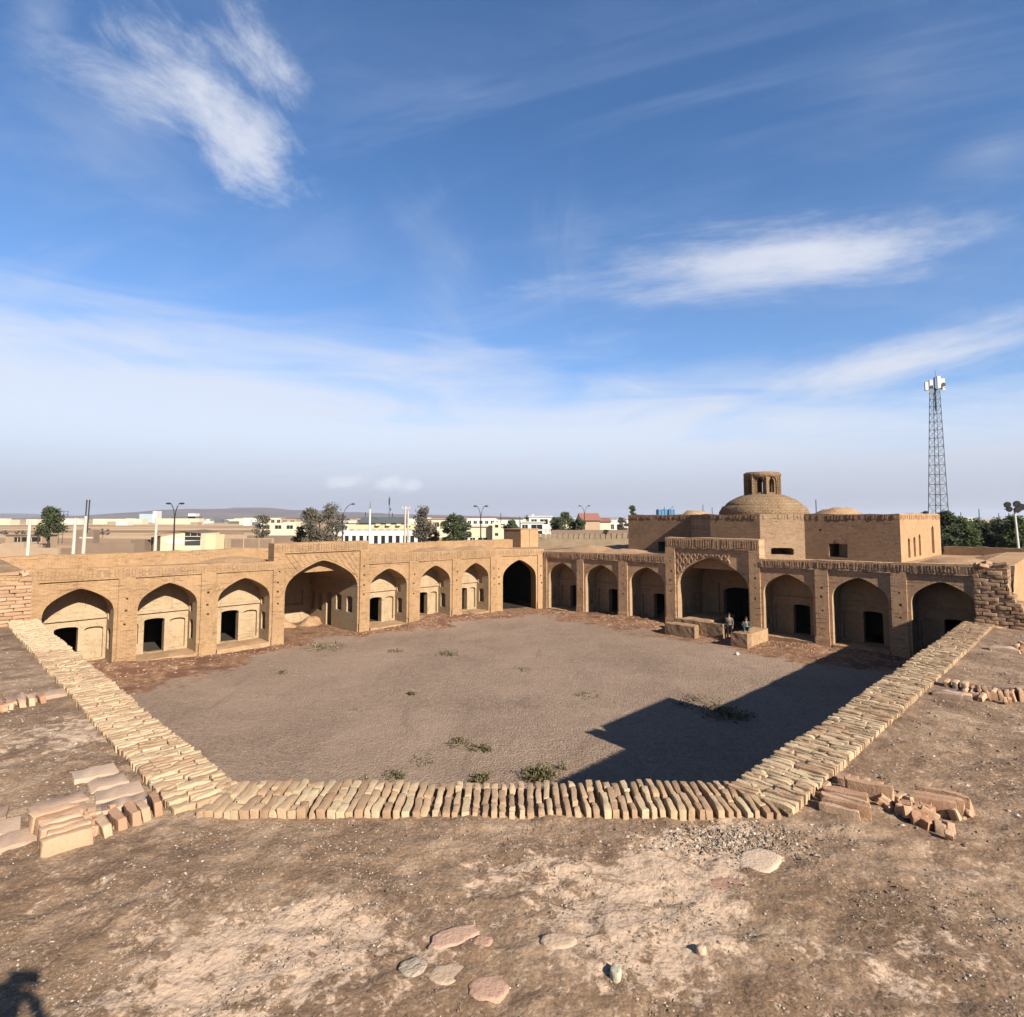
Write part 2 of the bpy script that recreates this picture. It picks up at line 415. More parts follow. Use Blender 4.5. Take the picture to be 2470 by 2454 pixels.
M_BARK = flat_mat('bark', (.07, .05, .035), .95, .3, 8)
M_CONC = flat_mat('concrete', (.55, .50, .42), .85, .12, 4)
M_WHITE = flat_mat('white_paint', (.66, .64, .60), .7, .06, 2)
M_CREAMW = flat_mat('cream_wall', (.66, .58, .42), .85, .1, .6)
M_YELLOW = flat_mat('yellow_wall', (.66, .56, .34), .85, .1, .6)
M_TAN = flat_mat('tan_mud_wall', (.42, .30, .20), .9, .15, .5, 0, .2)
M_BROWNW = flat_mat('brown_mud_wall', (.24, .17, .12), .9, .15, .5, 0, .2)
M_GREYR = flat_mat('grey_roof', (.12, .13, .13), .8, .15, .6)
M_REDR = flat_mat('red_roof', (.34, .15, .11), .8, .15, .6)
M_BLUE = flat_mat('blue_paint', (.10, .25, .42), .6, .1, 2)
M_PALEBLUE = flat_mat('pale_blue_sheet', (.42, .52, .56), .6, .1, 2)
M_STEEL = flat_mat('galvanised_steel', (.10, .11, .12), .5, .15, 3, .6)
M_BLACK = flat_mat('black_metal', (.03, .03, .032), .5, .1, 3)
M_PANE = flat_mat('dark_glass', (.025, .028, .03), .15, .1, 3)
M_RUST = flat_mat('rusty_sheet', (.16, .12, .09), .8, .3, 1)

# ------------------------------------------------------------------ ground, terrain
def grid_mesh(xs, ys, zf, keep, name, m, attr=None):
    nx, ny = len(xs), len(ys)
    vs = [(x, y, zf(x, y)) for y in ys for x in xs]
    fs = []
    for j in range(ny-1):
        for i in range(nx-1):
            if keep is None or keep((xs[i]+xs[i+1])/2, (ys[j]+ys[j+1])/2):
                fs.append((j*nx+i, j*nx+i+1, (j+1)*nx+i+1, (j+1)*nx+i))
    me = bpy.data.meshes.new(name); me.from_pydata(vs, [], fs)
    me.materials.append(m)
    me.polygons.foreach_set('use_smooth', [True]*len(me.polygons))
    if attr:
        a = me.attributes.new(attr[0], 'FLOAT', 'POINT')
        a.data.foreach_set('value', [attr[1](v[0], v[1]) for v in vs])
    bm = bmesh.new(); bm.from_mesh(me)
    loose = [v for v in bm.verts if not v.link_faces]
    bmesh.ops.delete(bm, geom=loose, context='VERTS'); bm.to_mesh(me); bm.free()
    o = bpy.data.objects.new(name, me); COL.objects.link(o)
    o['kind'] = 'structure'
    return o
def graded(a, b, fine0, fine1, step, grow=1.12, mx=1.):
    mid = []; x = fine0
    while x < fine1: mid.append(x); x += step
    mid.append(fine1)
    r = []; s = step; x = fine1
    while x < b: s = min(s*grow, mx); x += s; r.append(min(x, b))
    l = []; s = step; x = fine0
    while x > a: s = min(s*grow, mx); x -= s; l.append(max(x, a))
    return l[::-1]+mid+r

def terrain_mat():
    m, N, b = new_mat('dry_fields'); p = N.pos(); x, y, z = N.sep(p)
    v = N.comb(N.m('MULTIPLY', x, .0035), N.m('MULTIPLY', y, .02), 0.)
    cell = N.vor(v, 1.0, 'F1', 'Color', .9)
    cr = N.sep(cell)[0]
    n = N.noise(p, .06, 6, .65); n2 = N.noise(p, .6, 4)
    col = N.ramp(N.m('ADD', N.m('MULTIPLY', cr, .65), N.m('MULTIPLY', n, .35)), [(.2, (.24, .15, .09)), (.4, (.36, .235, .145)), (.6, (.48, .335, .21)), (.85, (.58, .425, .28))])
    col = N.mix(N.ss(n2, .5, .7, 0, .3), col, (.22, .15, .10))
    finish(N, b, col, .95, None, (.74, .71, .63)); return m
M_TERR = terrain_mat()
xs = [-9000, -4000, -2000, -1000, -600, -300, -150, -75, 0, 75, 150, 300, 600, 1000, 2000, 4000, 9000]
ys = [-2000, -600, -200, -60, 0, 40, 80, 120, 160, 220, 300, 400, 600, 900, 1400, 2200, 4000, 9000]
grid_mesh(xs, ys, lambda x, y: -.35, None, 'terrain', M_TERR)

def dirt_f(x, y):
    u, v = (x+y)/R2, (y-x)/R2
    a = 38.1-v; b = 40.3-u
    wl = 1.0+4.6*sm((19-u)/12)+1.6*sm((u-23.5)/3)-1.2*math.exp(-((u-20)/3.0)**2)
    wr = 3.6-1.4*sm((v-26)/8)+1.2*math.exp(-((v-13)/5)**2)
    n = fb((x, y, 0), .35)*1.6
    d = max(1-(a-n)/max(wl, .4) if u < 37 else 0, 1-(b-n)/wr)
    return max(0., min(1., .5+d*.9))
def court_z(x, y):
    u, v = (x+y)/R2, (y-x)/R2
    a = 38.1-v; b = 40.3-u
    z = .03*fb((x, y, 3), .3)+.02*fb((x, y, 9), 1.7)
    hl = .34*sm((15-u)/9)+.32*math.exp(-((u-30)/3.5)**2)
    z += hl*sm(1-(a+.3)/4.6)*(1+.6*fb((x, y, 5), .5))
    hr = .30*math.exp(-((v-27)/6)**2)+.30*math.exp(-((v-11)/5)**2)
    z += hr*sm(1-(b+.3)/4.2)*(1+.6*fb((x, y, 15), .5))
    z += .05*dirt_f(x, y)*fb((x, y, 1), 2.2)
    return z
def in_court(x, y):
    u, v = (x+y)/R2, (y-x)/R2
    return 1.6 < u < 45.6 and 1.9 < v < 46.2
xs = [-33+i*.3 for i in range(221)]; ys = [1+i*.3 for i in range(214)]
grid_mesh(xs, ys, court_z, in_court, 'courtyard_ground', M_COURT, ('dirt', dirt_f))

def roof_z(x, y):
    
    b = 5.742+.64*sm((2.9-y)/2.6)-.045*sm(((x-y)/R2+2.0)/1.2 if x > 2.2 else 0)*sm((x-2.2)/1.5)
    return b+.014*fb((x, y, 0), .8)+.018*fb((x, y, 4), 3.1)+.010*fb((x, y, 8), 11)+.005*fb((x, y, 2), 30)
BLOBS = [(-1.35, 3.35, .55, 1.), (-1.0, 3.6, .35, .8), (-.45, 3.3, .3, .5), (1.0, 4.1, .45, .8), (1.3, 4.4, .35, .9), (1.0, 3.55, .5, .75),
         (.5, 3.35, .4, .6), (1.7, 4.65, .35, .9), (.2, 4.3, .4, .5), (-.3, 4.0, .4, .4), (-2.2, 3.9, .5, .45), (-3.0, 4.1, .4, .45),
         (3.2, 4.2, .5, .5), (2.6, 3.6, .5, .5), (4.3, 5.6, .8, .5), (6, 7, 1.2, .5), (9, 9.5, 1.5, .5), (-5, 6.5, 1.0, .7), (-4.6, 7.2, .7, .6), (-1.9, 3.1, .5, .5), (1.9, 3.2, .5, .6), (0.4, 3.9, .5, .45)]
def pale_f(x, y):
    s = 0
    for bx, by, r, k in BLOBS:
        d = ((x-bx)**2+(y-by)**2)/(r*r)
        if d < 6: s += k*math.exp(-d)
    return min(1., s)*.66
def keep_roof(x, y):
    u, v = (x+y)/R2, (y-x)/R2
    return not (u > 1.85 and v > 2.15 and y > 5.2)
xs = graded(-34, 34, -4.6, 4.6, .04, 1.07, .5); ys = graded(-9, 24, 2.6, 6.4, .032, 1.07, .5)
grid_mesh(xs, ys, roof_z, lambda x, y: keep_roof(x, y) and -12 < (x+y)/R2 < 17.5 and -12 < (y-x)/R2 < 18.0, 'roof_ground', M_ROOF, ('pale', pale_f))

def hill_mat():
    m, N, b = new_mat('bare_hill'); p = N.pos()
    n = N.noise(p, .004, 6, .6)
    finish(N, b, N.ramp(n, [(.35, (.15, .115, .10)), (.65, (.22, .17, .145))]), .95); return m
M_HILL = hill_mat()
def ridge(name, prof, Y, depth):
    vs = []; fs = []
    n = 0
    full = []
    for (p0, h0), (p1, h1) in zip(prof, prof[1:]):
        for k in range(8):
            t = k/8; full.append((p0+(p1-p0)*t, h0+(h1-h0)*sm(t)))
    full.append(prof[-1])
    for px, py in full:
        x = at(px, Y); z = max(hz(py, Y), -.3)+abs(fb((px, 0, 2), .02))*2
        vs += [(x, Y-depth, -.4), (x, Y-depth*.45, z*.55), (x, Y, z), (x, Y+depth, -.4)]; n += 1
    for i in range(n-1):
        for k in range(3): fs.append((i*4+k, (i+1)*4+k, (i+1)*4+k+1, i*4+k+1))
    mb = MB(); mb.add(vs, fs); mb.build(name, M_HILL, None, kind='structure', smooth=True)
ridge('hill', [(150, 1250), (230, 1244), (330, 1236), (400, 1230), (470, 1228), (540, 1228), (575, 1225), (640, 1225), (720, 1231), (850, 1236), (980, 1241), (1150, 1245), (1300, 1249), (1400, 1253)], 4200, 900)
ridge('hill', [(-500, 1246), (-100, 1241), (40, 1239), (120, 1241), (220, 1246), (320, 1252)], 6500, 900)

# ------------------------------------------------------------------ the far wings
ARC = [(1, 0), (.99, .13), (.955, .28), (.89, .415), (.79, .54), (.64, .672), (.47, .79), (.30, .89), (.14, .962), (0, 1.0)]
def arch_pts(c, w, zs, rise):
    l = [(c-w*t, zs+rise*f) for t, f in ARC]; r = [(c+w*t, zs+rise*f) for t, f in ARC[::-1][1:]]
    return l+r
def arch_z(s, c, w, zs, rise):
    t = abs(s-c)/w
    if t >= 1: return zs
    for (t0, f0), (t1, f1) in zip(ARC, ARC[1:]):
        if t1 <= t <= t0: return zs+rise*(f0+(f1-f0)*(t0-t)/(t0-t1))
    return zs+rise
def arched_rect(a0, a1, z0, z1, rise=.12):
    c = (a0+a1)/2; w = (a1-a0)/2
    return [(a0, z0), (a1, z0), (a1, z1-rise)]+[(c+w*math.cos(a), z1-rise+rise*math.sin(a)) for a in (PI*.2, PI*.35, PI*.5, PI*.65, PI*.8)]+[(a0, z1-rise)]

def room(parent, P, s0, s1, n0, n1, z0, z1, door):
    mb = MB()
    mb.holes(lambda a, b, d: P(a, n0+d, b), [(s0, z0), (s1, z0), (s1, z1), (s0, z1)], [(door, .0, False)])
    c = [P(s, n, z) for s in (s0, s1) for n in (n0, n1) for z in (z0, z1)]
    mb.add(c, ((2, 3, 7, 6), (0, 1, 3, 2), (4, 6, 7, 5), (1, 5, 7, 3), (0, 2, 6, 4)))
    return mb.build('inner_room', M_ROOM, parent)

def alcove(root, P, m_front, m_in, p0, p1, zt, zs, za, D, floor, detail):
    c = (p0+p1)/2; w = (p1-p0)/2-.17; rise = za-zs
    a0, a1 = c-w, c+w
    ap = arch_pts(c, w, zs, rise)
    mb = MB()
    zb = -.7
    outer = [(p0, zb), (a0, zb)]+ap+[(a1, zb), (p1, zb), (p1, zt), (p0, zt)]
    mb.holes(lambda a, b, d: P(a, .09+d, b), outer)
    for a, b in (((p0, zb), (p0, zt)), ((p0, zt), (p1, zt)), ((p1, zt), (p1, zb))):
        mb.quad(P(a[0], 0, a[1]), P(b[0], 0, b[1]), P(b[0], .09, b[1]), P(a[0], .09, a[1]))
    spandrel = mb.build('spandrel', m_front, root)
    # vault, jambs and back wall
    vt = MB()
    for (s0, z0), (s1, z1) in zip(ap, ap[1:]):
        vt.quad(P(s0, .09, z0), P(s1, .09, z1), P(s1, D, z1), P(s0, D, z0))
    vt.quad(P(a0, .09, zb), P(a0, .09, zs), P(a0, D, zs), P(a0, D, zb))
    jn = [(arched_rect(D*.42, D*.8, floor+.62, floor+1.75, .12), .32, True)]
    if detail.get('upper'): jn.append((arched_rect(D*.55, D*.85, floor+2.2, floor+2.75, .15), .1, True))
    vt.holes(lambda a, b, d: P(a1+d, a, b), [(.09, zb), (D, zb), (D, zs), (.09, zs)], jn)
    vt.build('vault', m_in, root)
    bw = MB()
    dc = c+detail.get('dc', -.25); dw = detail.get('dw', .53); dz = floor+detail.get('dh', 1.95)
    door = arched_rect(dc-dw, dc+dw, floor-.02, dz, .10)
    hs = [(door, .45, False)]
    if a1-.12-(dc+dw+.28) > .35: hs.append((arched_rect(dc+dw+.28, a1-.14, floor+.12, floor+1.85, .12), .19, True))
    if (dc-dw-.28)-(a0+.12) > .3: hs.append((arched_rect(a0+.14, dc-dw-.28, floor+.6, floor+1.75, .10), .19, True))
    bw.holes(lambda a, b, d: P(a, D+d, b), [(a0, zb)]+[(a1, zb)]+ap[::-1], hs)
    bw.box(P, a0+.01, a1-.01, D-.13, D+.01, zs-.44, zs-.28)
    wallo = bw.build('back_wall', m_in, root)
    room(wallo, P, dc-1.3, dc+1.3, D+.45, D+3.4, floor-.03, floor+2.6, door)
    fl = MB()
    nx = 8
    for i in range(nx):
        for j in range(3):
            def q(ii, jj):
                s = a0+(a1-a0)*ii/nx; n = -.04+(D+.5+.04)*jj/3
                return P(s, n, floor-.04*(jj == 0)+.05*fb((s, n, 7), 1.6)-.02)
            fl.quad(q(i, j), q(i+1, j), q(i+1, j+1), q(i, j+1))
        fl.quad(P(a0+(a1-a0)*i/nx, -.04, -.6), P(a0+(a1-a0)*(i+1)/nx, -.04, -.6), q(i+1, 0), q(i, 0))
    fl.build('alcove_floor', M_ROOF2, root)
    return spandrel

def cornice(root, P, m, s0, s1, zb0, zb1, zt0, zt1, side0=False, side1=False, wide=.12, gap=.09, seed=0, depth=.5):
    """plain band with a soldier course of worn bricks standing proud of it"""
    rnd = random.Random(seed); mb = MB()
    n = max(2, int((s1-s0)/1.2))
    tops = [(s0+(s1-s0)*i/n, zt0+(zt1-zt0)*i/n+rnd.uniform(-.03, .03)) for i in range(n+1)]
    tops[0] = (s0, zt0); tops[-1] = (s1, zt1)
    for (a, za), (b, zb) in zip(tops, tops[1:]):
        q0 = zb0+(zb1-zb0)*(a-s0)/(s1-s0); q1 = zb0+(zb1-zb0)*(b-s0)/(s1-s0)
        mb.quad(P(a, 0, q0), P(b, 0, q1), P(b, 0, zb), P(a, 0, za))
        mb.quad(P(a, 0, za), P(b, 0, zb), P(b, depth, zb), P(a, depth, za))
        mb.quad(P(a, depth, za), P(b, depth, zb), P(b, depth, zb-.6), P(a, depth, za-.6))
    for f, s, zz, zq in ((side0, s0, zt0, zb0), (side1, s1, zt1, zb1)):
        if f: mb.quad(P(s, 0, zq), P(s, depth, zq), P(s, depth, zz), P(s, 0, zz))
    band = mb.build('cornice', m, root)
    bk = MB(); s = s0+.08
    while s < s1-.15:
        wdt = wide*rnd.uniform(.7, 1.25); t = (s-s0)/(s1-s0)
        lo = zb0+(zb1-zb0)*t+rnd.uniform(.06, .14); hi = zt0+(zt1-zt0)*t-rnd.uniform(.07, .17)
        pr = rnd.uniform(.010, .040)
        if rnd.random() < .95:
            k = rnd.uniform(-.03, .03)
            mid = (lo+hi)/2+rnd.uniform(-.08, .08)
            for l_, h_, kk in ((lo, mid-.008, 0), (mid+.008, hi, k)):
                vs = [P(s+kk, -pr, l_), P(s+wdt+kk, -pr*rnd.uniform(.5, 1), l_), P(s+wdt+k, -pr*rnd.uniform(.6, 1), h_), P(s+k, -pr, h_),
                      P(s+kk, .01, l_), P(s+wdt+kk, .01, l_), P(s+wdt+k, .01, h_), P(s+k, .01, h_)]
                bk.add(vs, ((0, 1, 2, 3), (0, 4, 5, 1), (1, 5, 6, 2), (2, 6, 7, 3), (3, 7, 4, 0)))
        s += wdt+gap*rnd.uniform(.5, 1.4)
    mo = MB(); n2 = max(2, int((s1-s0)/.8))
    for i in range(n2):
        t0, t1 = i/n2, (i+1)/n2; a, b = s0+(s1-s0)*t0, s0+(s1-s0)*t1
        if i == 0: a += .06
        if i == n2-1: b -= .1
        lo0, lo1 = zb0+(zb1-zb0)*t0+.11, zb0+(zb1-zb0)*t1+.11; h0, h1 = zt0+(zt1-zt0)*t0-.13, zt0+(zt1-zt0)*t1-.13
        mo.quad(P(a, -.004, lo0), P(b, -.004, lo1), P(b, -.004, h1), P(a, -.004, h0))
    mo.build('mortar', M_JOINT, band)
    bk.build('cornice_bricks', m, root, kind='stuff')
    return band

def pilaster(root, P, m, s0, s1, zt, holes=3, base=True, zb=-.7):
    c = (s0+s1)/2; hs = []
    for k in range(holes):
        z = zt-1.05-k*.72+random.uniform(-.1, .1); s = c+random.uniform(-.06, .06); r = random.uniform(.05, .075)
        hs.append(([(s-r, z-r), (s+r, z-r*.8), (s+r*.9, z+r), (s-r, z+r*1.1)], .22, True))
    mb = MB(); mb.holes(lambda a, b, d: P(a, d, b), [(s0, zb), (s1, zb), (s1, zt), (s0, zt)], hs)
    o = mb.build('pilaster', m, root)
    if base:
        b = MB(); b.box(P, s0-.05, s1+.05, -.06, .04, zb, .62+random.uniform(-.08, .1))
        b.build('pillar_base', m, o)
    return o

def deep_iwan(root, P, m_front, m_in, p0, p1, zt, zs, za, D, kind):
    c = (p0+p1)/2; w = (p1-p0)/2-.12; rise = za-zs; a0, a1 = c-w, c+w; zb = -.7
    ap = arch_pts(c, w, zs, rise); mb = MB()
    mb.holes(lambda a, b, d: P(a, .12+d, b), [(p0, zb), (a0, zb)]+ap+[(a1, zb), (p1, zb), (p1, zt), (p0, zt)])
    for a, b in (((p0, zb), (p0, zt)), ((p0, zt), (p1, zt)), ((p1, zt), (p1, zb))):
        mb.quad(P(a[0], 0, a[1]), P(b[0], 0, b[1]), P(b[0], .12, b[1]), P(a[0], .12, a[1]))
    sp = mb.build('spandrel', m_front, root)
    vt = MB()
    for (s0, z0), (s1, z1) in zip(ap, ap[1:]):
        vt.quad(P(s0, .12, z0), P(s1, .12, z1), P(s1, D, z1), P(s0, D, z0))
    vt.build('vault', m_in, root)
    lw = MB()
    if kind == 'left':
        ops = [(.8, 1.62, 1.30, 2.45), (2.35, 3.15, 1.32, 2.5), (3.85, 4.65, -.1, 2.55), (5.35, 6.05, .95, 2.45), (6.6, 7.05, .95, 2.45)]
        hs = [(arched_rect(n0, n1, z0, z1, .16), .42, True) for n0, n1, z0, z1 in ops]
    else:
        hs = [(arched_rect(2.5, 3.3, 1.2, 2.2, .05), .25, True), (arched_rect(.95, 1.75, .95, 2.05, .04), .10, True)]
    lw.holes(lambda a, b, d: P(a1+d, a, b), [(.12, zb), (D, zb), (D, zs), (.12, zs)], hs)
    lw.build('side_wall', m_in, root)
    l2 = MB(); l2.holes(lambda a, b, d: P(a0-d, a, b), [(.12, zb), (D, zb), (D, zs), (.12, zs)], hs[:3] if kind == 'left' else [])
    l2.build('side_wall', m_in, root)
    bw = MB()
    if kind == 'left':
        hs = [([(c+.7, 1.35), (c+2.1, 1.32), (c+2.05, 2.5), (c+.65, 2.45)], .18, True), ([(c-2.1, 1.35), (c-.7, 1.32), (c-.75, 2.5), (c-2.15, 2.45)], .18, True),
              (arched_rect(c-.3, c+.3, 3.3, 3.9, .2), .2, True)]
        bw.holes(lambda a, b, d: P(a, D+d, b), [(a0, zb), (a1, zb)]+ap[::-1], hs)
        bw.build('back_wall', m_in, root)
    else:
        dc = c-.3; door = arched_rect(dc-1.3, dc+1.3, -.05, 2.85, .32)
        fr = [(dc-1.62, -.05), (dc+1.62, -.05), (dc+1.62, 3.18), (dc-1.62, 3.18)]
        bw.holes(lambda a, b, d: P(a, D+d, b), [(a0, zb), (a1, zb)]+ap[::-1], [(fr, .14, False)])
        wo = bw.build('back_wall', m_in, root)
        f2 = MB(); f2.holes(lambda a, b, d: P(a, D+.14+d, b), fr, [(door, .5, False)])
        f2.build('door_frame', m_in, wo)
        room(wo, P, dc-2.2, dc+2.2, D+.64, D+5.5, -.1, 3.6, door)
    return sp, (c, w, zs, rise)

ROOTL = thing('arcade_wing', PL(20, 0, 0), 'sunlit clay arcade wing along the left of the courtyard with cream plastered alcoves', 'building')
ROOTR = thing('arcade_wing', PR(20, 0, 0), 'shaded clay arcade wing in front of the domed hall with raised portal', 'building')

def wing(root, P, mf, mi, segs, portal, tops, kind):
    # segs: (p0,p1) panels, in order; portal index marks where the big iwan stands
    ppan = portal['panel']; pblk = portal['block']
    def ztop(s): 
        t0, t1 = tops[0] if s < pblk[0]+.1 else tops[1]
        return t0[1]+(t1[1]-t0[1])*(s-t0[0])/(t1[0]-t0[0])
    alls = sorted(segs+[ppan])
    ends = [portal['s0']]+[q for p in alls for q in p]+[portal['s1']]
    for i in range(0, len(ends), 2):
        a, b = ends[i], ends[i+1]
        nxt_portal = (b == ppan[0]) or (a == ppan[1])
        if b-a < .02: continue
        zt = portal['pt'] if nxt_portal else portal['tz'](b if i == 0 else a)
        pilaster(root, P, mf, a, b, zt, 0 if (i == 0 or b-a < .3) else (4 if nxt_portal else 3), b-a > .3)
    for j, (a, b) in enumerate(segs):
        zt = portal['tz']((a+b)/2)
        sp = zt-portal['sp']; ap = zt-.40
        alcove(root, P, mf, mi, a, b, zt, sp, ap, 1.65, portal['floor'](j), portal['detail'](j))
    # cornice bands; each runs over panels and pilasters up to the portal block
    e0, e1 = portal['s0'], portal['s1']
    tz = portal['tz']
    cuts = [e0]+[p for q in segs for p in q if q[1] < pblk[0]+.2]+[pblk[0]]
    def band(sa, sb, sd, k):
        cornice(root, P, mf, sa, sb, tz(sa), tz(sb), ztop(sa+1e-3 if sa >= pblk[1]-.1 else sa), ztop(sb if sb < pblk[0]+.1 else sb), False, False, seed=k, wide=portal['bw'], gap=portal['bg'])
    band(e0, pblk[0], 0, 11); band(pblk[1], e1, 0, 12)
    cornice(root, P, mf, pblk[0], pblk[1], portal['pt'], portal['pt'], portal['ztop'], portal['ztop'], True, True, seed=13, wide=portal['bw']*1.2, gap=portal['bg'], depth=.9)
    sp, info = deep_iwan(root, P, mf, mi, ppan[0], ppan[1], portal['pt'], portal['zs'], portal['za'], portal['D'], kind)
    # side returns and back of the portal block above the roof
    mb = MB()
    for s in pblk: mb.quad(P(s, 0, 4.4), P(s, .9, 4.4), P(s, .9, portal['pt']), P(s, 0, portal['pt']))
    mb.quad(P(pblk[0], .9, 4.4), P(pblk[1], .9, 4.4), P(pblk[1], .9, portal['pt']+.3), P(pblk[0], .9, portal['pt']+.3))
    mb.build('portal_back', mf, root)
    return sp, info

tzL = lambda s: 4.84-(s-4.6)*.0042
wL = wing(ROOTL, PL, M_FU, M_CU, [(4.64, 8.06), (8.84, 12.22), (13.03, 16.51), (23.48, 27.03), (27.92, 31.27), (32.19, 35.51)],
     dict(panel=(17.21, 22.78), block=(16.51, 23.48), s0=2.4, s1=36.25, pt=5.79, ztop=6.46, zs=3.1, za=5.22, D=7.3, tz=tzL, sp=1.78,
          floor=lambda j: .32 if j < 3 else .22, detail=lambda j: dict(dc=-.27, upper=True) if j < 3 else dict(dc=-.12, dw=.52, dh=1.88, upper=True), bw=.12, bg=.045),
     (((4.37, 5.5), (16.46, 5.32)), ((23.5, 5.52), (35.3, 5.44))), 'left')
tzR = lambda s: 5.0-(s-5)*.0143
wR = wing(ROOTR, PR, M_FV, M_CV, [(5.15, 8.46), (9.24, 12.61), (13.38, 16.83), (23.94, 27.39), (28.22, 31.79), (32.48, 35.94)],
     dict(panel=(17.56, 23.15), block=(16.83, 23.94), s0=2.4, s1=36.45, pt=5.88, ztop=6.66, zs=3.1, za=5.28, D=3.9, tz=tzR, sp=1.75,
          floor=lambda j: .42 if j < 3 else .2, detail=lambda j: dict(dc=-.3) if j < 3 else dict(dc=-.2, dw=.55, dh=1.95), bw=.085, bg=.075),
     (((5.15, 5.61), (16.79, 5.38)), ((24.03, 5.35), (36.4, 5.1))), 'right')

# relief on the portal spandrels
def spandrel_boards(parent, P, m, p0, p1, zt, info):
    c, w, zs, rise = info
    def end(q):                                     # diagonal s-p0 = t, descending to the right from the top edge
        s, z = q, zt-.12
        while True:
            s += .02; z -= .026
            if abs(s-c) < w+.22 and z < arch_z(s, c, w, zs, rise)+.16: break
            if s > p1-.1 or z < zs: break
        return s, z
    mb = MB(); q = p0-1.5; pitch = .40
    while q < p1-.3:
        a, b = q+.02, q+pitch-.02
        def start(t):
            if t >= p0+.1: return (t, zt-.12)
            return (p0+.1, zt-.12-(p0+.1-t)*1.3)
        sa, sb = start(a), start(b); ea, eb = end(a), end(b)
        def cut(s_, e_):
            if e_[0] <= s_[0]+.05: return None
            return (s_, e_)
        if cut(sa, ea) and cut(sb, eb) and sa[1] > zs+.1:
            L = max(math.dist(sa, ea), .1); k = max(1, int(L/.55))
            for i in range(k):
                t0 = i/k+.012; t1 = (i+1)/k-.012
                f = lambda s_, e_, t: (s_[0]+(e_[0]-s_[0])*t, s_[1]+(e_[1]-s_[1])*t)
                pr = random.uniform(.02, .045)
                pts = [f(sa, ea, t0), f(sb, eb, t0), f(sb, eb, t1), f(sa, ea, t1)]
                if len(set(pts)) < 4: continue
                mb.add([P(x, .12-pr, z) for x, z in pts]+[P(x, .125, z) for x, z in pts], ((0, 1, 2, 3), (0, 4, 5, 1), (1, 5, 6, 2), (2, 6, 7, 3), (3, 7, 4, 0)))
        q += pitch
    mb.build('spandrel_bricks', m, parent, kind='stuff')
spandrel_boards(wL[0], PL, M_FU, 17.21, 22.78, 5.79, wL[1])
def spandrel_lattice(parent, P, m, p0, p1, zt, info):
    c, w, zs, rise = info; mb = MB(); A = .17; pitch = .46; H = .62
    n = int((p1-p0)/pitch)
    for i in range(n+1):
        if i < n*.22: continue                          # the low-s end has lost its bricks
        for sg in (-1, 1):
            pts = []
            z = zt-.32
            while z > zs-.2:
                s = p0+.2+i*pitch+sg*A*math.cos(PI*(zt-.32-z)/H)
                if s < p0+.12 or s > p1-.1: z -= .08; pts.append(None); continue
                if abs(s-c) < w+.15 and z < arch_z(s, c, w, zs, rise)+.13: break
                if abs(s-c) >= w+.15: break
                pts.append((s, z)); z -= .08
            for a, b in zip(pts, pts[1:]):
                if a and b:
                    r = .045
                    mb.add([P(a[0]-r, .075, a[1]), P(a[0]+r, .075, a[1]), P(b[0]+r, .075, b[1]), P(b[0]-r, .075, b[1]),
                            P(a[0]-r*1.5, .125, a[1]), P(a[0]+r*1.5, .125, a[1]), P(b[0]+r*1.5, .125, b[1]), P(b[0]-r*1.5, .125, b[1])], ((0, 1, 2, 3), (0, 3, 7, 4), (1, 5, 6, 2), (0, 4, 5, 1), (3, 2, 6, 7)))
    mb.build('lattice_bricks', m, parent, kind='stuff')
spandrel_lattice(wR[0], PR, M_FV, 17.56, 23.15, 5.88, wR[1])

# rubble slope at the back of the left portal
def mound(name, cx, cy, rx, ry, h, m, label, cat, z0=0., n=20, rough=.25):
    mb = MB(); vs = []; fs = []
    for j in range(n+1):
        for i in range(n+1):
            a, b = -1+2*i/n, -1+2*j/n
            # square to disc
            x_ = a*math.sqrt(1-b*b/2); y_ = b*math.sqrt(1-a*a/2); r = math.hypot(x_, y_)
            f = fb((cx+x_*rx, cy+y_*ry, h), .9)
            vs.append((cx+x_*rx, cy+y_*ry, z0-.08+h*min(.85, 1.5*(1-sm(r)))*(1+rough*2*f)+.04*fb((x_*rx, y_*ry, cx), 4)))
    for j in range(n):
        for i in range(n):
            k = j*(n+1)+i; fs.append((k, k+1, k+n+2, k+n+1))
    mb.add(vs, fs)
    return mb.build(name, m, None, label=label, cat=cat, smooth=True, loc=(cx, cy, z0))
q = PL(19.2, 6.6, 0); mound('rubble_heap', q.x, q.y, 2.4, 1.2, .75, M_ROOF2, 'pale rubble heap against the back wall of the left portal', 'rubble')
q = PL(22.2, 6.0, 0); mound('rubble_heap', q.x, q.y, 1.1, 2.0, .6, M_ROOF2, 'earth heap in the back right corner of the left portal', 'rubble')

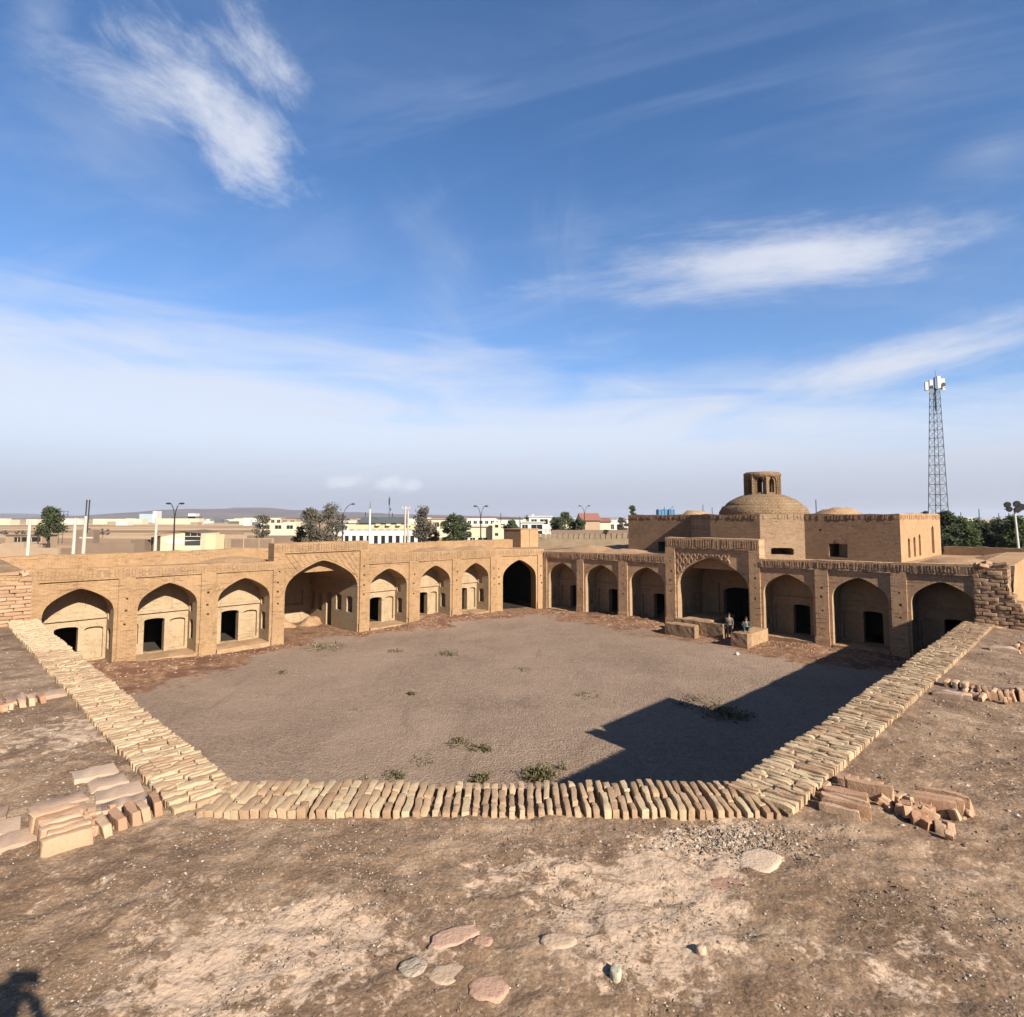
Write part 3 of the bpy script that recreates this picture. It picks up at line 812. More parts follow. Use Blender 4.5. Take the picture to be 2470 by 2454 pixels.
# corner gateway with the dark arch
GA, GB = Vector((-1.31, 52.57, 0)), Vector((2.9, 54.3, 0))
gd = (GB-GA).normalized(); gn = Vector((-gd.y, gd.x, 0)); GL = (GB-GA).length
def PG(s, n, z): return GA+gd*s+gn*n+Vector((0, 0, z))
ROOTG = thing('corner_gateway', PG(GL/2, 0, 0), 'corner gateway with tall dark pointed arch between the two arcade wings', 'gateway')
gp0, gp1 = .42, GL-.62
gc = (gp0+gp1)/2; gw = 1.6; gap_ = arch_pts(gc, gw, 2.75, 1.65)
mb = MB(); mb.holes(lambda a, b, d: PG(a, .08+d, b), [(gp0, -.7), (gc-gw, -.7)]+gap_+[(gc+gw, -.7), (gp1, -.7), (gp1, 4.76), (gp0, 4.76)])
for a, b in (((gp0, -.7), (gp0, 4.76)), ((gp0, 4.76), (gp1, 4.76)), ((gp1, 4.76), (gp1, -.7))):
    mb.quad(PG(a[0], 0, a[1]), PG(b[0], 0, b[1]), PG(b[0], .08, b[1]), PG(a[0], .08, a[1]))
for (s0, z0), (s1, z1) in zip(gap_, gap_[1:]): mb.quad(PG(s0, .08, z0), PG(s1, .08, z1), PG(s1, 1.2, z1), PG(s0, 1.2, z0))
for s in (gc-gw, gc+gw): mb.quad(PG(s, .08, -.7), PG(s, 1.2, -.7), PG(s, 1.2, 2.75), PG(s, .08, 2.75))
M_FX = wall_mat('clay_front_gate', C_FRONT, 'x', contrast=.3, bs=.35)
mb.build('spandrel', M_FX, ROOTG)
pilaster(ROOTG, PG, M_FX, 0, gp0, 4.76, 3); pilaster(ROOTG, PG, M_FX, gp1, GL, 4.76, 3)
cornice(ROOTG, PG, M_FX, 0, GL, 4.76, 4.76, 5.42, 5.3, seed=31, wide=.14, gap=.12)
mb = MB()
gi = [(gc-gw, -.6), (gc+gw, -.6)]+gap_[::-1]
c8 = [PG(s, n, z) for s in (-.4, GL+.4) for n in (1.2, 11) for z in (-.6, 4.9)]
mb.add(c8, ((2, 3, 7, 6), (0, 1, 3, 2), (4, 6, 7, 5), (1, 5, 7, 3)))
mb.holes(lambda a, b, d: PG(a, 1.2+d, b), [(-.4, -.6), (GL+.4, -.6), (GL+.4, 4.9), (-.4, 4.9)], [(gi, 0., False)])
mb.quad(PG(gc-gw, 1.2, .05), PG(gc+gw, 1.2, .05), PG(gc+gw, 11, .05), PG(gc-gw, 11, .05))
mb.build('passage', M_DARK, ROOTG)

# low walls and platform in front of the right portal
def lump_wall(name, P, s0, s1, n0, n1, z0, z1, m, parent=None, label=None, cat=None, seg=.22, seed=3):
    rnd = random.Random(seed)
    ns = max(1, int((s1-s0)/seg)); nz = max(1, int((z1-z0)/seg)); nn = max(1, int((n1-n0)/seg))
    bm = bmesh.new()
    bmesh.ops.create_grid(bm, x_segments=1, y_segments=1, size=1); bm.clear()
    idx = {}
    def V(i, j, k):
        if (i, j, k) not in idx:
            s = s0+(s1-s0)*i/ns; n = n0+(n1-n0)*j/nn; z = z0+(z1-z0)*k/nz
            p = P(s, n, z)
            d = Vector((fb(p, 1.9), fb(p+Vector((9, 0, 0)), 1.9), fb(p+Vector((0, 9, 0)), 1.9)))*.028
            if k == 0: d *= .2
            idx[(i, j, k)] = p+d
        return idx[(i, j, k)]
    mb = MB()
    for i in range(ns):
        for k in range(nz):
            for j in (0, nn): mb.quad(V(i, j, k), V(i+1, j, k), V(i+1, j, k+1), V(i, j, k+1))
        for j in range(nn): mb.quad(V(i, j, nz), V(i+1, j, nz), V(i+1, j+1, nz), V(i, j+1, nz))
    for j in range(nn):
        for k in range(nz):
            for i in (0, ns): mb.quad(V(i, j, k), V(i, j+1, k), V(i, j+1, k+1), V(i, j, k+1))
    bm.free()
    loc = P((s0+s1)/2, (n0+n1)/2, z0)
    return mb.build(name, m, parent, label=label, cat=cat, loc=None if parent else loc)
t = thing('entrance_platform', PR(21.3, -1.5, 0), 'low brick platform left of the entrance passage under the shaded portal', 'platform')
lump_wall('front_wall', PR, 20.1, 22.35, -2.9, -2.3, -.4, .80, M_BV, t)
lump_wall('inner_wall', PR, 18.75, 22.4, -1.6, -1.1, -.4, .98, M_BV, t)
lump_wall('platform_floor', PR, 20.35, 22.4, -1.1, 3.7, -.4, .86, M_ROOF2, t, seg=.5)
lump_wall('platform_fill', PR, 20.5, 22.3, -2.3, -1.6, -.4, .74, M_ROOF2, t, seg=.5)
t = thing('entrance_platform', PR(16.4, -1.5, 0), 'low brick platform right of the entrance passage where the person in teal sits', 'platform')
lump_wall('front_wall', PR, 16.3, 17.35, -3.4, -2.8, -.4, .90, M_BV, t)
lump_wall('platform_floor', PR, 16.35, 17.3, -2.8, -.1, -.4, .84, M_ROOF2, t, seg=.4)

# roofs and rear parapets of the far wings
def sheet(name, P, s0, s1, n0, n1, z, m, humps=(), step=.5, skip=None):
    ns = int((s1-s0)/step); nn = int((n1-n0)/step); mb = MB()
    def q(i, j):
        s = s0+(s1-s0)*i/ns; n = n0+(n1-n0)*j/nn; zz = z+.05*fb((s, n, 1), .7)
        for hs, hn, r, h in humps:
            d = math.hypot(s-hs, n-hn)/r
            if d < 1: zz += h*(1-d*d)**.8*(1+.25*fb((s, n, 6), 1.3))
        return P(s, n, zz)
    vs = [q(i, j) for j in range(nn+1) for i in range(ns+1)]
    fs = []
    for j in range(nn):
        for i in range(ns):
            if skip and skip(s0+(s1-s0)*(i+.5)/ns, n0+(n1-n0)*(j+.5)/nn): continue
            fs.append((j*(ns+1)+i, j*(ns+1)+i+1, (j+1)*(ns+1)+i+1, (j+1)*(ns+1)+i))
    mb.add(vs, fs)
    return mb.build(name, m, None, kind='structure', smooth=True)
sheet('roof_terrace', PL, -2, 46, .45, 7.0, 5.26, M_ROOF2, [(15, 2.6, 2.0, .3), (31.5, 2.6, 2.4, .35), (35.5, 2.4, 2.0, .35)])
mb = MB(); mb.add([W(36.4, 38.45, 5.27), W(40.5, 36.6, 5.27), W(46, 36.5, 5.27), W(46, 38.7, 5.27), W(36.4, 38.7, 5.27)], ((0, 1, 2, 3, 4),)); mb.build('roof_terrace', M_ROOF2, None, kind='structure')
sheet('roof_terrace', PR, 2.4, 37.6, .45, 17.5, 5.22, M_ROOF2, [(6.5, 4.0, 2.4, .5), (4, 10, 3, .7), (33.4, 3.2, 2.2, .42), (29.8, 3.4, 1.8, .2), (33.5, 9, 2.4, .3)])
sheet('roof_terrace', PR, -12, 2.4, -10, 17.5, 5.40, M_ROOF2, [(-.5, -4, 3, .5), (-1.5, 4.5, 3.2, .65), (.2, 12, 2.6, .5)])
sheet('roof_terrace', PR, -12, 1.5, -23.4, -10, 5.47, M_ROOF2, [(-3, -16, 3, .4)])
sheet('roof_terrace', PL, -12, .4, -20.9, -18, 5.47, M_ROOF2)
sheet('roof_terrace', PL, -12, 2.2, -18, 7, 5.35, M_ROOF2, [(-2, -8, 3, .4), (-2, 1, 3, .4)])

def plain_wall(name, P, s0, s1, n0, n1, ztf, m, label, cat, step=.6, zb=-.4):
    ns = max(2, int((s1-s0)/step)); mb = MB(); pts = []
    for i in range(ns+1):
        s = s0+(s1-s0)*i/ns; pts.append((s, ztf(s)+.05*fb((s, 3, n0), 1.1)))
    for (a, za), (b, zb_) in zip(pts, pts[1:]):
        for n in (n0, n1): mb.quad(P(a, n, zb), P(b, n, zb), P(b, n, zb_), P(a, n, za))
        mb.quad(P(a, n0, za), P(b, n0, zb_), P(b, n1, zb_), P(a, n1, za))
    for s, z in (pts[0], pts[-1]): mb.quad(P(s, n0, zb), P(s, n1, zb), P(s, n1, z), P(s, n0, z))
    return mb.build(name, m, None, label=label, cat=cat, loc=P((s0+s1)/2, n0, 0))
plain_wall('rear_parapet', PL, -11, 41.5, 3.3, 3.9, lambda s: 6.05-(.35*sm((5-s)/14)), M_FU, 'sunlit clay parapet along the back of the left roof', 'wall', zb=5.0)
plain_wall('rear_parapet', PR, -10, 9.5, 17.6, 18.3, lambda s: 5.86, M_BV, 'brown brick parapet at the back of the right roof below the bushes', 'wall')

# ------------------------------------------------------------------ domed hall
HALL = thing('domed_hall', W(48.4, 19.8, 0), 'brown brick hall with low dome and windowed lantern behind the right arcade', 'building')
plan = [(46.2, 31.2), (46.2, 24.95), (42.75, 21.5), (42.75, 17.75), (45.0, 15.5), (45.0, 9.65), (57.8, 9.65), (57.8, 31.2)]
ZH0, ZH1 = 4.9, 8.38
def hall_wall(i, m, hl=(), z1=ZH1, cap=True):
    a, b = plan[i], plan[(i+1) % len(plan)]
    A, B = W(a[0], a[1], 0), W(b[0], b[1], 0); d = (B-A).normalized(); L = (B-A).length
    n = Vector((-d.y, d.x, 0)); ctr = W(50, 19, 0)
    if n.dot(ctr-A) < 0: n = -n
    Mf = lambda s, z, dep: A+d*s+n*dep+Vector((0, 0, z))
    mb = MB()
    k = max(2, int(L/.8)); rnd = random.Random(i)
    top = [(L*j/k, z1+rnd.uniform(-.05, .06)) for j in range(k, -1, -1)]
    top[0] = (L, z1); top[-1] = (0, z1)
    mb.holes(Mf, [(0, ZH0), (L, ZH0)]+top, hl)
    for (s0, z0), (s1, z2) in zip(top, top[1:]): mb.quad(Mf(s0, z0, 0), Mf(s1, z2, 0), Mf(s1, z2, .5), Mf(s0, z0, .5))
    o = mb.build('wall', m, HALL)
    if cap:                                                # worn soldier course along the top edge
        bk = MB(); s = .05
        while s < L-.15:
            w_ = rnd.uniform(.09, .16)
            if rnd.random() < .85: bk.box(lambda a_, b_, c_: Mf(a_, c_, b_), s, s+w_, -rnd.uniform(.01, .05), .02, z1-.36+rnd.uniform(-.05, .05), z1-.07+rnd.uniform(-.04, .03))
            s += w_+rnd.uniform(.05, .12)
        bk.build('coping_bricks', m, o, kind='stuff')
    return Mf, L, o
hall_wall(0, M_BV, [([(3.05, 4.95), (3.75, 4.95), (3.75, 6.05), (3.05, 6.05)], 1.5, True)])
hall_wall(1, M_BX)
hall_wall(2, M_BV)
Mf, L, o = hall_wall(3, M_BX, [([(.75, 5.5), (2.35, 5.48), (2.38, 5.85), (2.2, 5.98), (.9, 5.99), (.74, 5.9)], 1.9, True)])
Mf, L, o = hall_wall(4, M_BV, [([(1.55, 5.42), (2.72, 5.4), (2.74, 6.32), (1.56, 6.34)], 2.0, True), ([(.92, 7.2), (1.12, 7.2), (1.12, 7.32), (.92, 7.32)], .2, True)])
wn = MB(); wn.box(lambda a, b, c: Mf(a, c, b), 2.2, 2.26, .1, .14, 5.42, 6.33); wn.box(lambda a, b, c: Mf(a, c, b), 2.26, 2.73, .2, .22, 5.42, 6.33)
wn.build('shutter', M_RUST, o)
wn = MB(); wn.box(lambda a, b, c: Mf(a, c, b), 2.0, 2.28, -.02, .05, 6.4, 6.62); wn.build('lintel', M_REDR, o)
slits = [([(s, 5.45), (s+.62, 5.45), (s+.62, h-.15), (s+.45, h), (s+.17, h), (s, h-.15)], .3, True) for s, h in ((1.9, 6.75), (3.5, 6.8), (5.1, 6.95))]
slits.append(([(9.4, 5.45), (10.3, 5.45), (10.3, 7.35), (9.9, 7.55), (9.4, 7.3)], .4, True))
hall_wall(5, M_ORANGE, slits)
hall_wall(6, M_BV); hall_wall(7, M_BX)
mb = MB(); tri = geometry.delaunay_2d_cdt([Vector(p) for p in plan], [], [list(range(8))], 0, 1e-6)
mb.add([W(p[0], p[1], ZH1-.04) for p in tri[0]], [f for f, q_ in zip(tri[2], tri[5]) if len(q_)])
mb.build('roof', M_ROOF2, HALL)
DC = W(48.4, 19.8, ZH1-.05)
def dome_mat():
    m, N, b = new_mat('dome_brick'); p = N.pos()
    x, y, z = N.sep(N.vm('SUBTRACT', p, tuple(DC)))
    ang = N.m('ARCTAN2', y, x)
    bt = N.new('ShaderNodeTexBrick', offset=.5)
    N.set(bt.inputs['Vector'], N.comb(N.m('MULTIPLY', ang, 3.0), N.m('ADD', N.m('MULTIPLY', z, 1.4), N.m('MULTIPLY', N.noise(p, 2, 3), .08)), 0.))
    bt.inputs['Scale'].default_value = 1; bt.inputs['Brick Width'].default_value = .32; bt.inputs['Row Height'].default_value = .17; bt.inputs['Mortar Size'].default_value = .018
    n1 = N.noise(p, .8, 6, .65, .3); n2 = N.noise(p, 7, 5, .6)
    col = N.ramp(N.m('ADD', N.m('MULTIPLY', n1, .5), N.m('MULTIPLY', n2, .5)), [(.33, (.22, .135, .075)), (.5, (.34, .22, .125)), (.68, (.45, .315, .19))])
    col = N.mix(N.m('MULTIPLY', bt.outputs['Fac'], .75), col, (.13, .075, .04))
    col = N.mix(N.ss(N.noise(p, 2.2, 6, .7), .52, .7, 0, .6), col, (.22, .13, .07))
    finish(N, b, col, .92, N.bump(N.m('ADD', n2, N.m('MULTIPLY', bt.outputs['Fac'], -.9)), 1.0, .07)); return m
M_DOME = dome_mat()
mb = MB(); mb.lathe(DC, [(3.28, -.1), (3.33, .10), (3.31, .24), (3.27, .38), (3.20, .52), (3.12, .63), (3.02, .72), (2.86, .76)], 72, .018)
dome = mb.build('dome', M_DOME, HALL, smooth=True)
mb = MB(); mb.lathe(DC, [(2.90, .66), (2.88, .80), (2.76, .95), (2.55, 1.12), (2.28, 1.28), (1.98, 1.43), (1.66, 1.56), (1.3, 1.66), (.9, 1.69)], 64, .009)
mb.build('dome_crown', M_DOME, dome, smooth=True)
LZ = DC.z+1.62
def lantern():
    R = 1.38; H = 1.78
    Lw = MB(); ring = []
    inner = MB()
    for k in range(8):
        a0 = PI/8+k*PI/4+.22; a1 = a0+PI/4
        A = Vector((DC.x+R*math.cos(a0), DC.y+R*math.sin(a0), LZ)); B = Vector((DC.x+R*math.cos(a1), DC.y+R*math.sin(a1), LZ))
        d = (B-A).normalized(); ln = (B-A).length; n = Vector((-d.y, d.x, 0))
        Mq = lambda s, z, dep, A=A, d=d, n=n: A+d*s+n*dep+Vector((0, 0, z))
        c = ln/2; hole = [(c-.22, .16), (c+.22, .16)]+arch_pts(c, .22, .95, .40)[::-1]
        rc = [(c-.37, .05), (c+.37, .05)]+arch_pts(c, .37, 1.0, .52)[::-1]
        Lw.holes(Mq, [(0, 0), (ln, 0), (ln, H-.12+random.uniform(-.06, .04)), (c, H-.02), (0, H-.12)], [(rc, .09, False)])
        Lw.holes(lambda s, z, dep, M=Mq: M(s, z, dep+.09), rc, [(hole, .28, False)])
        inner.holes(lambda s, z, dep, M=Mq: M(s, z, .37), [(.15, 0), (ln-.15, 0), (ln-.15, H-.1), (.15, H-.1)], [(hole, .0, False)])
    o = Lw.build('lantern', M_DOME, HALL)
    inner.build('lantern_lining', M_DOME, o)
    cp = MB()
    cp.lathe((DC.x, DC.y, LZ), [(1.36, H-.36), (1.43, H-.2), (1.40, H-.08), (1.28, H+.04), (1.05, H+.06), (.5, H-.02)], 24, .03)
    cp.build('lantern_cap', M_DOME, o)
    for k in range(8):
        a = PI/8+k*PI/4+.22
        t_ = MB(); t_.tube([(DC.x+1.37*math.cos(a), DC.y+1.37*math.sin(a), LZ), (DC.x+1.37*math.cos(a), DC.y+1.37*math.sin(a), LZ+H-.3)], .07, 8)
        t_.build('lantern_pier', M_DOME, o)
lantern()
mound('small_dome', 28.0, 51.5, 2.5, 2.5, .8, M_ROOF2, 'small eroded brick dome on the hall roof right of the lantern', 'dome', ZH1-.05, 24, .1)
mound('small_dome', 17.0, 55.4, 1.75, 1.75, .6, M_ROOF2, 'small low dome on the hall roof left of the big dome', 'dome', ZH1-.05, 24, .1)

# boxy stair head above the gateway
t = thing('stair_head', W(42.7, 41.6, 5.2), 'small boxy clay stair head on the roof above the corner gateway', 'roof structure')
mb = MB()
c8 = [(41.6, 40.45), (44.1, 40.45), (44.1, 42.75), (41.6, 42.75)]
sh = lambda i, z: W(*c8[i % 4], z)
for i in range(4): mb.quad(sh(i, 4.9), sh(i+1, 4.9), sh(i+1, 6.98), sh(i, 6.98))
mb.quad(*[sh(i, 6.98) for i in range(4)])
mb.build('wall', M_BV, t)
mb = MB(); mb.box(W, 41.62, 42.78, 40.40, 40.46, 4.9, 6.96); mb.box(W, 42.84, 44.08, 40.40, 40.46, 4.9, 6.96)
mb.build('lit_face', M_ORANGE, t)  # lighter colour paints the sunlit side; the gap forms the groove
mb = MB(); mb.box(W, 41.55, 44.15, 40.36, 42.8, 6.98, 7.06); mb.build('coping', M_ROOF2, t)

# crenellated garden wall
t = thing('crenellated_wall', (8.6, 72, -.3), 'grey brown wall with rounded merlons beyond the corner gateway', 'wall')
M_CREN = wall_mat('mud_wall_x', ((.25, .17, .105), (.33, .235, .15), (.40, .29, .19)), 'x', .12, .3, .3, bs=.6)
mb = MB(); PC = lambda s, n, z: Vector((s, 72+n, z))
mb.box(PC, 2.2, 16.4, 0, .6, -.4, 5.62); mb.build('wall', M_CREN, t)
x = 2.25
while x < 16:
    w_ = random.uniform(.58, .66); h = random.uniform(.56, .66); mb = MB()
    pr = [(x, 5.63), (x+w_-.07, 5.63), (x+w_-.06, 5.63+h*.7), (x+w_*.75, 5.63+h), (x+w_*.25, 5.63+h), (x, 5.63+h*.72)]
    vs = [PC(a, .02, b) for a, b in pr]+[PC(a, .5, b) for a, b in pr]
    mb.add(vs, [tuple(range(6)), tuple(range(6, 12))]+[(i, (i+1) % 6, 6+(i+1) % 6, 6+i) for i in range(6)])
    mb.build('merlon', M_CREN, t); x += w_+.02

# ------------------------------------------------------------------ near parapets (courtyard edge under the camera)
def brick_variants(n, L, Wd, H, nm, jit=.012, rnd_=0.012, cuts=3):
    out = []
    for k in range(n):
        rnd = random.Random(100+k); bm = bmesh.new()
        bmesh.ops.create_cube(bm, size=1)
        bmesh.ops.scale(bm, vec=(L, Wd, H), verts=bm.verts)
        bmesh.ops.bevel(bm, geom=list(bm.edges), offset=rnd_, segments=2, affect='EDGES', profile=.6)
        long = [e for e in bm.edges if abs((e.verts[0].co-e.verts[1].co).x) > L*.5]
        bmesh.ops.subdivide_edges(bm, edges=long, cuts=cuts, use_grid_fill=False)
        q0 = Vector((k*7.3, 0, 0))
        for v in bm.verts:
            p = v.co*9+q0; v.co += Vector((fb(p, 1, 2)*jit*1.4, fb(p+Vector((0, 5, 0)), 1, 2)*jit*.9, fb(p+Vector((0, 0, 5)), 1, 2)*jit*.9))
            v.co += Vector((rnd.uniform(-1, 1), rnd.uniform(-1, 1), rnd.uniform(-1, 1)))*jit*.12
        if rnd.random() < .45:                              # a chipped corner
            sx, sz = rnd.choice((-1, 1)), 1
            for v in bm.verts:
                if v.co.x*sx > L*.3 and v.co.z*sz > 0: v.co.z -= H*.12; v.co.x -= sx*L*.04
        me = bpy.data.meshes.new(nm); bm.to_mesh(me); bm.free()
        me.set_sharp_from_angle(angle=math.radians(38))
        out.append(me)
    return out
def place(name, me, m, parent, loc, rot, scale=(1, 1, 1)):
    if not me.materials: me.materials.append(m)
    o = bpy.data.objects.new(name, me); COL.objects.link(o)
    o.parent = parent; o.location = Vector(loc)-OFF[root_of(parent).name]
    o.rotation_euler = rot; o.scale = scale
    return o
EDGE_V = brick_variants(12, .27, .060, .16, 'coping_brick', .014, .009)
for me in EDGE_V: me.materials.append(M_COPE)
def edge_course(root, A, along, across, length, width, pitch, zf, rnd, limit, near, thick=lambda s: .90):
    """rows of bricks on edge laid across the wall top; A = start of the outer edge"""
    jobs = []; s = pitch/2; i = 0
    while s < length:
        if rnd.random() < .5: cuts = [0, .5+rnd.uniform(-.06, .06), 1]
        else: cuts = [0, .27+rnd.uniform(-.06, .06), .73+rnd.uniform(-.06, .06), 1]
        if width(s) < .35: cuts = [0, 1]
        w0 = width(s); o0 = 0
        for a, b in zip(cuts, cuts[1:]):
            jobs.append((s+rnd.uniform(-.006, .006), (a+b)/2*w0, (b-a)*w0-.012)); 
        s += pitch*rnd.uniform(.9, 1.1); i += 1
    rot0 = math.atan2(across.y, across.x)
    objs = []
    for s, w, L in jobs:
        p = A+along*s+across*w; p.z = zf(s)-.085+rnd.uniform(-.010, .008)
        objs.append((p, (rnd.uniform(-.05, .05), rnd.uniform(-.02, .02), rot0+rnd.uniform(-.05, .05)), (L/.27, thick(s)*rnd.uniform(.85, 1.12), 1)))
    objs.sort(key=lambda q: (q[0]-near).length)
    rest = MB()
    for k, (p, r, sc_) in enumerate(objs):
        me = EDGE_V[rnd.randrange(len(EDGE_V))]
        if k < limit: place('brick', me, M_COPE, root, p, r, sc_)
        else:
            Mx = Matrix.Translation(p) @ Matrix.Rotation(r[2], 4, 'Z') @ Matrix.Diagonal((*sc_, 1))
            rest.add([Mx @ v.co for v in me.vertices], [tuple(f.vertices) for f in me.polygons])
    if rest.v: rest.build('bricks', M_COPE, root, kind='stuff', smooth=True)
EYE = Vector((0, 0, HC))
def parapet(name, label, quad_, zt=5.8, bed=.045):
    """quad_: outer a, outer b, inner b, inner a"""
    c = sum((Vector((*q, 0)) for q in quad_), Vector())/4
    t = thing(name, (c.x, c.y, 0), label, 'parapet')
    mb = MB(); lo = [Vector((*q, -.4)) for q in quad_]; hi = [Vector((*q, zt-bed)) for q in quad_]
    for i in range(4): mb.quad(lo[i], lo[(i+1) % 4], hi[(i+1) % 4], hi[i])
    mb.quad(*hi); mb.build('wall', M_MORTAR, t)
    return t
rnd = random.Random(5)
# front: trapezoid between the two mitred corners
t = parapet('front_parapet', 'short wall top of worn bricks on edge straight ahead under the camera', [(-2.60, 4.88), (2.19, 4.88), (2.03, 5.43), (-2.43, 5.43)], bed=.075)
zf = lambda s: 5.80+.012*math.sin(s*2.1)
edge_course(t, Vector((-2.5, 4.87, 0)), Vector((1, 0, 0)), Vector((0, 1, 0)), 4.66, lambda s: .56, .0755, zf, rnd, 300, EYE, lambda s: 1.06-.27*sm((s-.9)/1.6))
uu, vv = Vector((1/R2, 1/R2, 0)), Vector((-1/R2, 1/R2, 0))
# left: runs along v, from the corner to the left brick pier
def uvq(u, v): p = W(u, v, 0); return (p.x, p.y)
t = parapet('side_parapet', 'long sunlit wall top of worn bricks running up to the left brick pier', [uvq(1.59, 5.29), uvq(1.58, 17.3), uvq(2.09, 17.3), uvq(2.09, 5.62)])
edge_course(t, W(1.57, 5.36, 0), vv, uu, 11.9, lambda s: .545, .0665, lambda s: 5.80+.012*math.sin(s*1.7)+.1*sm((s-9.5)/2.5)*.3, random.Random(6), 300, EYE, lambda s: .86)
t = parapet('side_parapet', 'long wall top of worn bricks beside the shadow running up to the right brick pier', [uvq(5.02, 1.92), uvq(17.0, 1.90), uvq(17.0, 2.36), uvq(5.4, 2.44)])
edge_course(t, W(5.08, 1.9, 0), uu, vv, 11.8, lambda s: .555-.01*s/12, .068, lambda s: 5.80+.012*math.sin(s*1.9), random.Random(8), 300, EYE, lambda s: .84)
# the courtyard fronts of the near wings beyond the piers (unseen from the camera, they cast the courtyard shadow)
plain_wall('near_wing_front', lambda s, n, z: W(s, 2.3-n, z), 16.6, 40.3, 0, .6, lambda s: 5.75, M_FV, 'clay front of the right wing hidden behind the brick pier', 'wall')
plain_wall('near_wing_front', lambda s, n, z: W(2.0-n, s, z), 17.2, 38.1, 0, .6, lambda s: 5.75, M_FU, 'clay front of the left wing hidden behind the brick pier', 'wall')

# brick piers: side walls of the raised portals of the near wings
PIER_V = brick_variants(10, .30, .12, .074, 'pier_brick', .010, .007)
for me in PIER_V: me.materials.append(M_PIER)
def pier(label, M, length_dir_rot, a_lo, a_hi_fn, z0, z1, body_n, crumble, seed, body_m):
    """M(a, n, z): a along the visible face, n back into the wall"""
    loc = M((a_lo+a_hi_fn(z0))/2, body_n/2, 0)
    t = thing('brick_pier', loc, label, 'pier')
    mb = MB()
    k = 10
    for i in range(k):
        za, zb_ = z0+(z1-z0)*i/k, z0+(z1-z0)*(i+1)/k
        if i == 0: za = -.3
        mb.box(M, a_lo+.02, a_hi_fn((za+zb_)/2)-.03, .06, body_n, za, zb_)
    mb.build('core', body_m, t)
    rnd = random.Random(seed); z = z0+.04; row = 0
    while z < z1-.03:
        hi = a_hi_fn(z); a = a_lo-(.15 if row % 2 else 0)
        while a < hi-.04:
            L = rnd.uniform(.24, .33); a2 = min(a+L, hi+rnd.uniform(-.01, .02)); a1 = max(a, a_lo+rnd.uniform(-.02, .01))
            if a2-a1 > .06:
                fr = (z-z0)/(z1-z0)
                if not (fr > .88 and rnd.random() < crumble):
                    p = M((a1+a2)/2, .045+rnd.uniform(-.015, .02)+(.05 if fr > .85 else 0)*rnd.random(), z)
                    tilt = rnd.uniform(-.03, .03)*(3 if fr > .85 else 1)
                    place('brick', PIER_V[rnd.randrange(10)], M_PIER, t, p, (rnd.uniform(-.03, .03), tilt, length_dir_rot+rnd.uniform(-.04, .04)), ((a2-a1-.014)/.30, 1, rnd.uniform(.9, 1.08)))
            a += L
        z += .0815; row += 1
    # loose rubble top
    for k in range(16):
        a = rnd.uniform(a_lo+.05, a_hi_fn(z1)-.05)
        place('brick', PIER_V[rnd.randrange(10)], M_PIER, t, M(a, rnd.uniform(.1, body_n-.1), z1+rnd.uniform(0, .07)), (rnd.uniform(-.4, .4), rnd.uniform(-.3, .3), rnd.uniform(0, 3)), (rnd.uniform(.5, .95), 1, 1))
    return t
# right pier: face at u = 16.75 looking down -u, thickness from v = 2.2 back to 1.6 (wider low down)
pr_ = pier('eroded brick pier where the right wall top ends below the mast', lambda a, n, z: W(16.75+n, 2.24-a, z), math.atan2(-1, 1)+0, 0, lambda z: .62 if z > 6.55 else .62+.26*sm((6.55-z)/.5), 5.55, 7.0, .7, .5, 21, M_BV)
mb = MB(); MR = lambda a, n, z: W(17.3+a, 1.6+n, z)
mb.holes(lambda a, b, d: MR(a, d, b), [(0, 5.3), (5.6, 5.3), (5.6, 7.1), (0.5, 7.05), (0, 6.6)]); mb.quad(MR(0.5, 0, 7.05), MR(5.6, 0, 7.1), MR(5.6, .6, 7.1), MR(.5, .6, 7.05))
mb.holes(lambda a, b, d: MR(a, .62+d, b), [(0, -.3), (5.6, -.3), (5.6, 7.1), (0.5, 7.05), (0, 6.6)])
mb.build('portal_wall', M_ORANGE, pr_)
pl_ = pier('sunlit brick pier where the left wall top ends at the photo edge', lambda a, n, z: W(1.97-a, 17.15+n, z), math.atan2(1, 1), 0, lambda z: 1.5, 5.55, 6.82, .7, .5, 22, M_FU)
mb = MB(); ML = lambda a, n, z: W(.5+n, 17.8+a, z)
mb.box(ML, 0, 6.2, 0, 1.45, -.3, 6.85); mb.build('portal_wall', M_FU, pl_)

# ------------------------------------------------------------------ broken brick stubs on the roofs
STUB_V = brick_variants(8, .27, .08, .22, 'stub_brick', .016, .010)
for me in STUB_V: me.materials.append(M_STUB)
M_SLAB = brick_mat('roof_slab', ((.40, .26, .175), (.48, .325, .23), (.54, .385, .28)), .5)
SLAB_V = brick_variants(6, .5, .3, .09, 'slab', .022, .012)
for me in SLAB_V: me.materials.append(M_SLAB)
A_U, A_V = PI/4, 3*PI/4
def stub(label, items, loc, seed):
    rnd = random.Random(seed)
    t = thing('brick_stub', loc, label, 'brick stub')
    for kind, u, v, z, L, T, H, rot, tilt in items:
        p = W(u, v, z)
        if kind == 'slab': place('slab', SLAB_V[rnd.randrange(6)], M_SLAB, t, p, (rnd.uniform(-.04, .04), tilt, rot), (L/.5, T/.3, H/.09))
        else: place('brick', STUB_V[rnd.randrange(8)], M_STUB, t, p, (rnd.uniform(-.06, .06)+(tilt if kind == 'lean' else 0), 0 if kind == 'lean' else tilt, rot), (L/.27, T/.08, H/.22))
    return t
rq = random.Random(12)
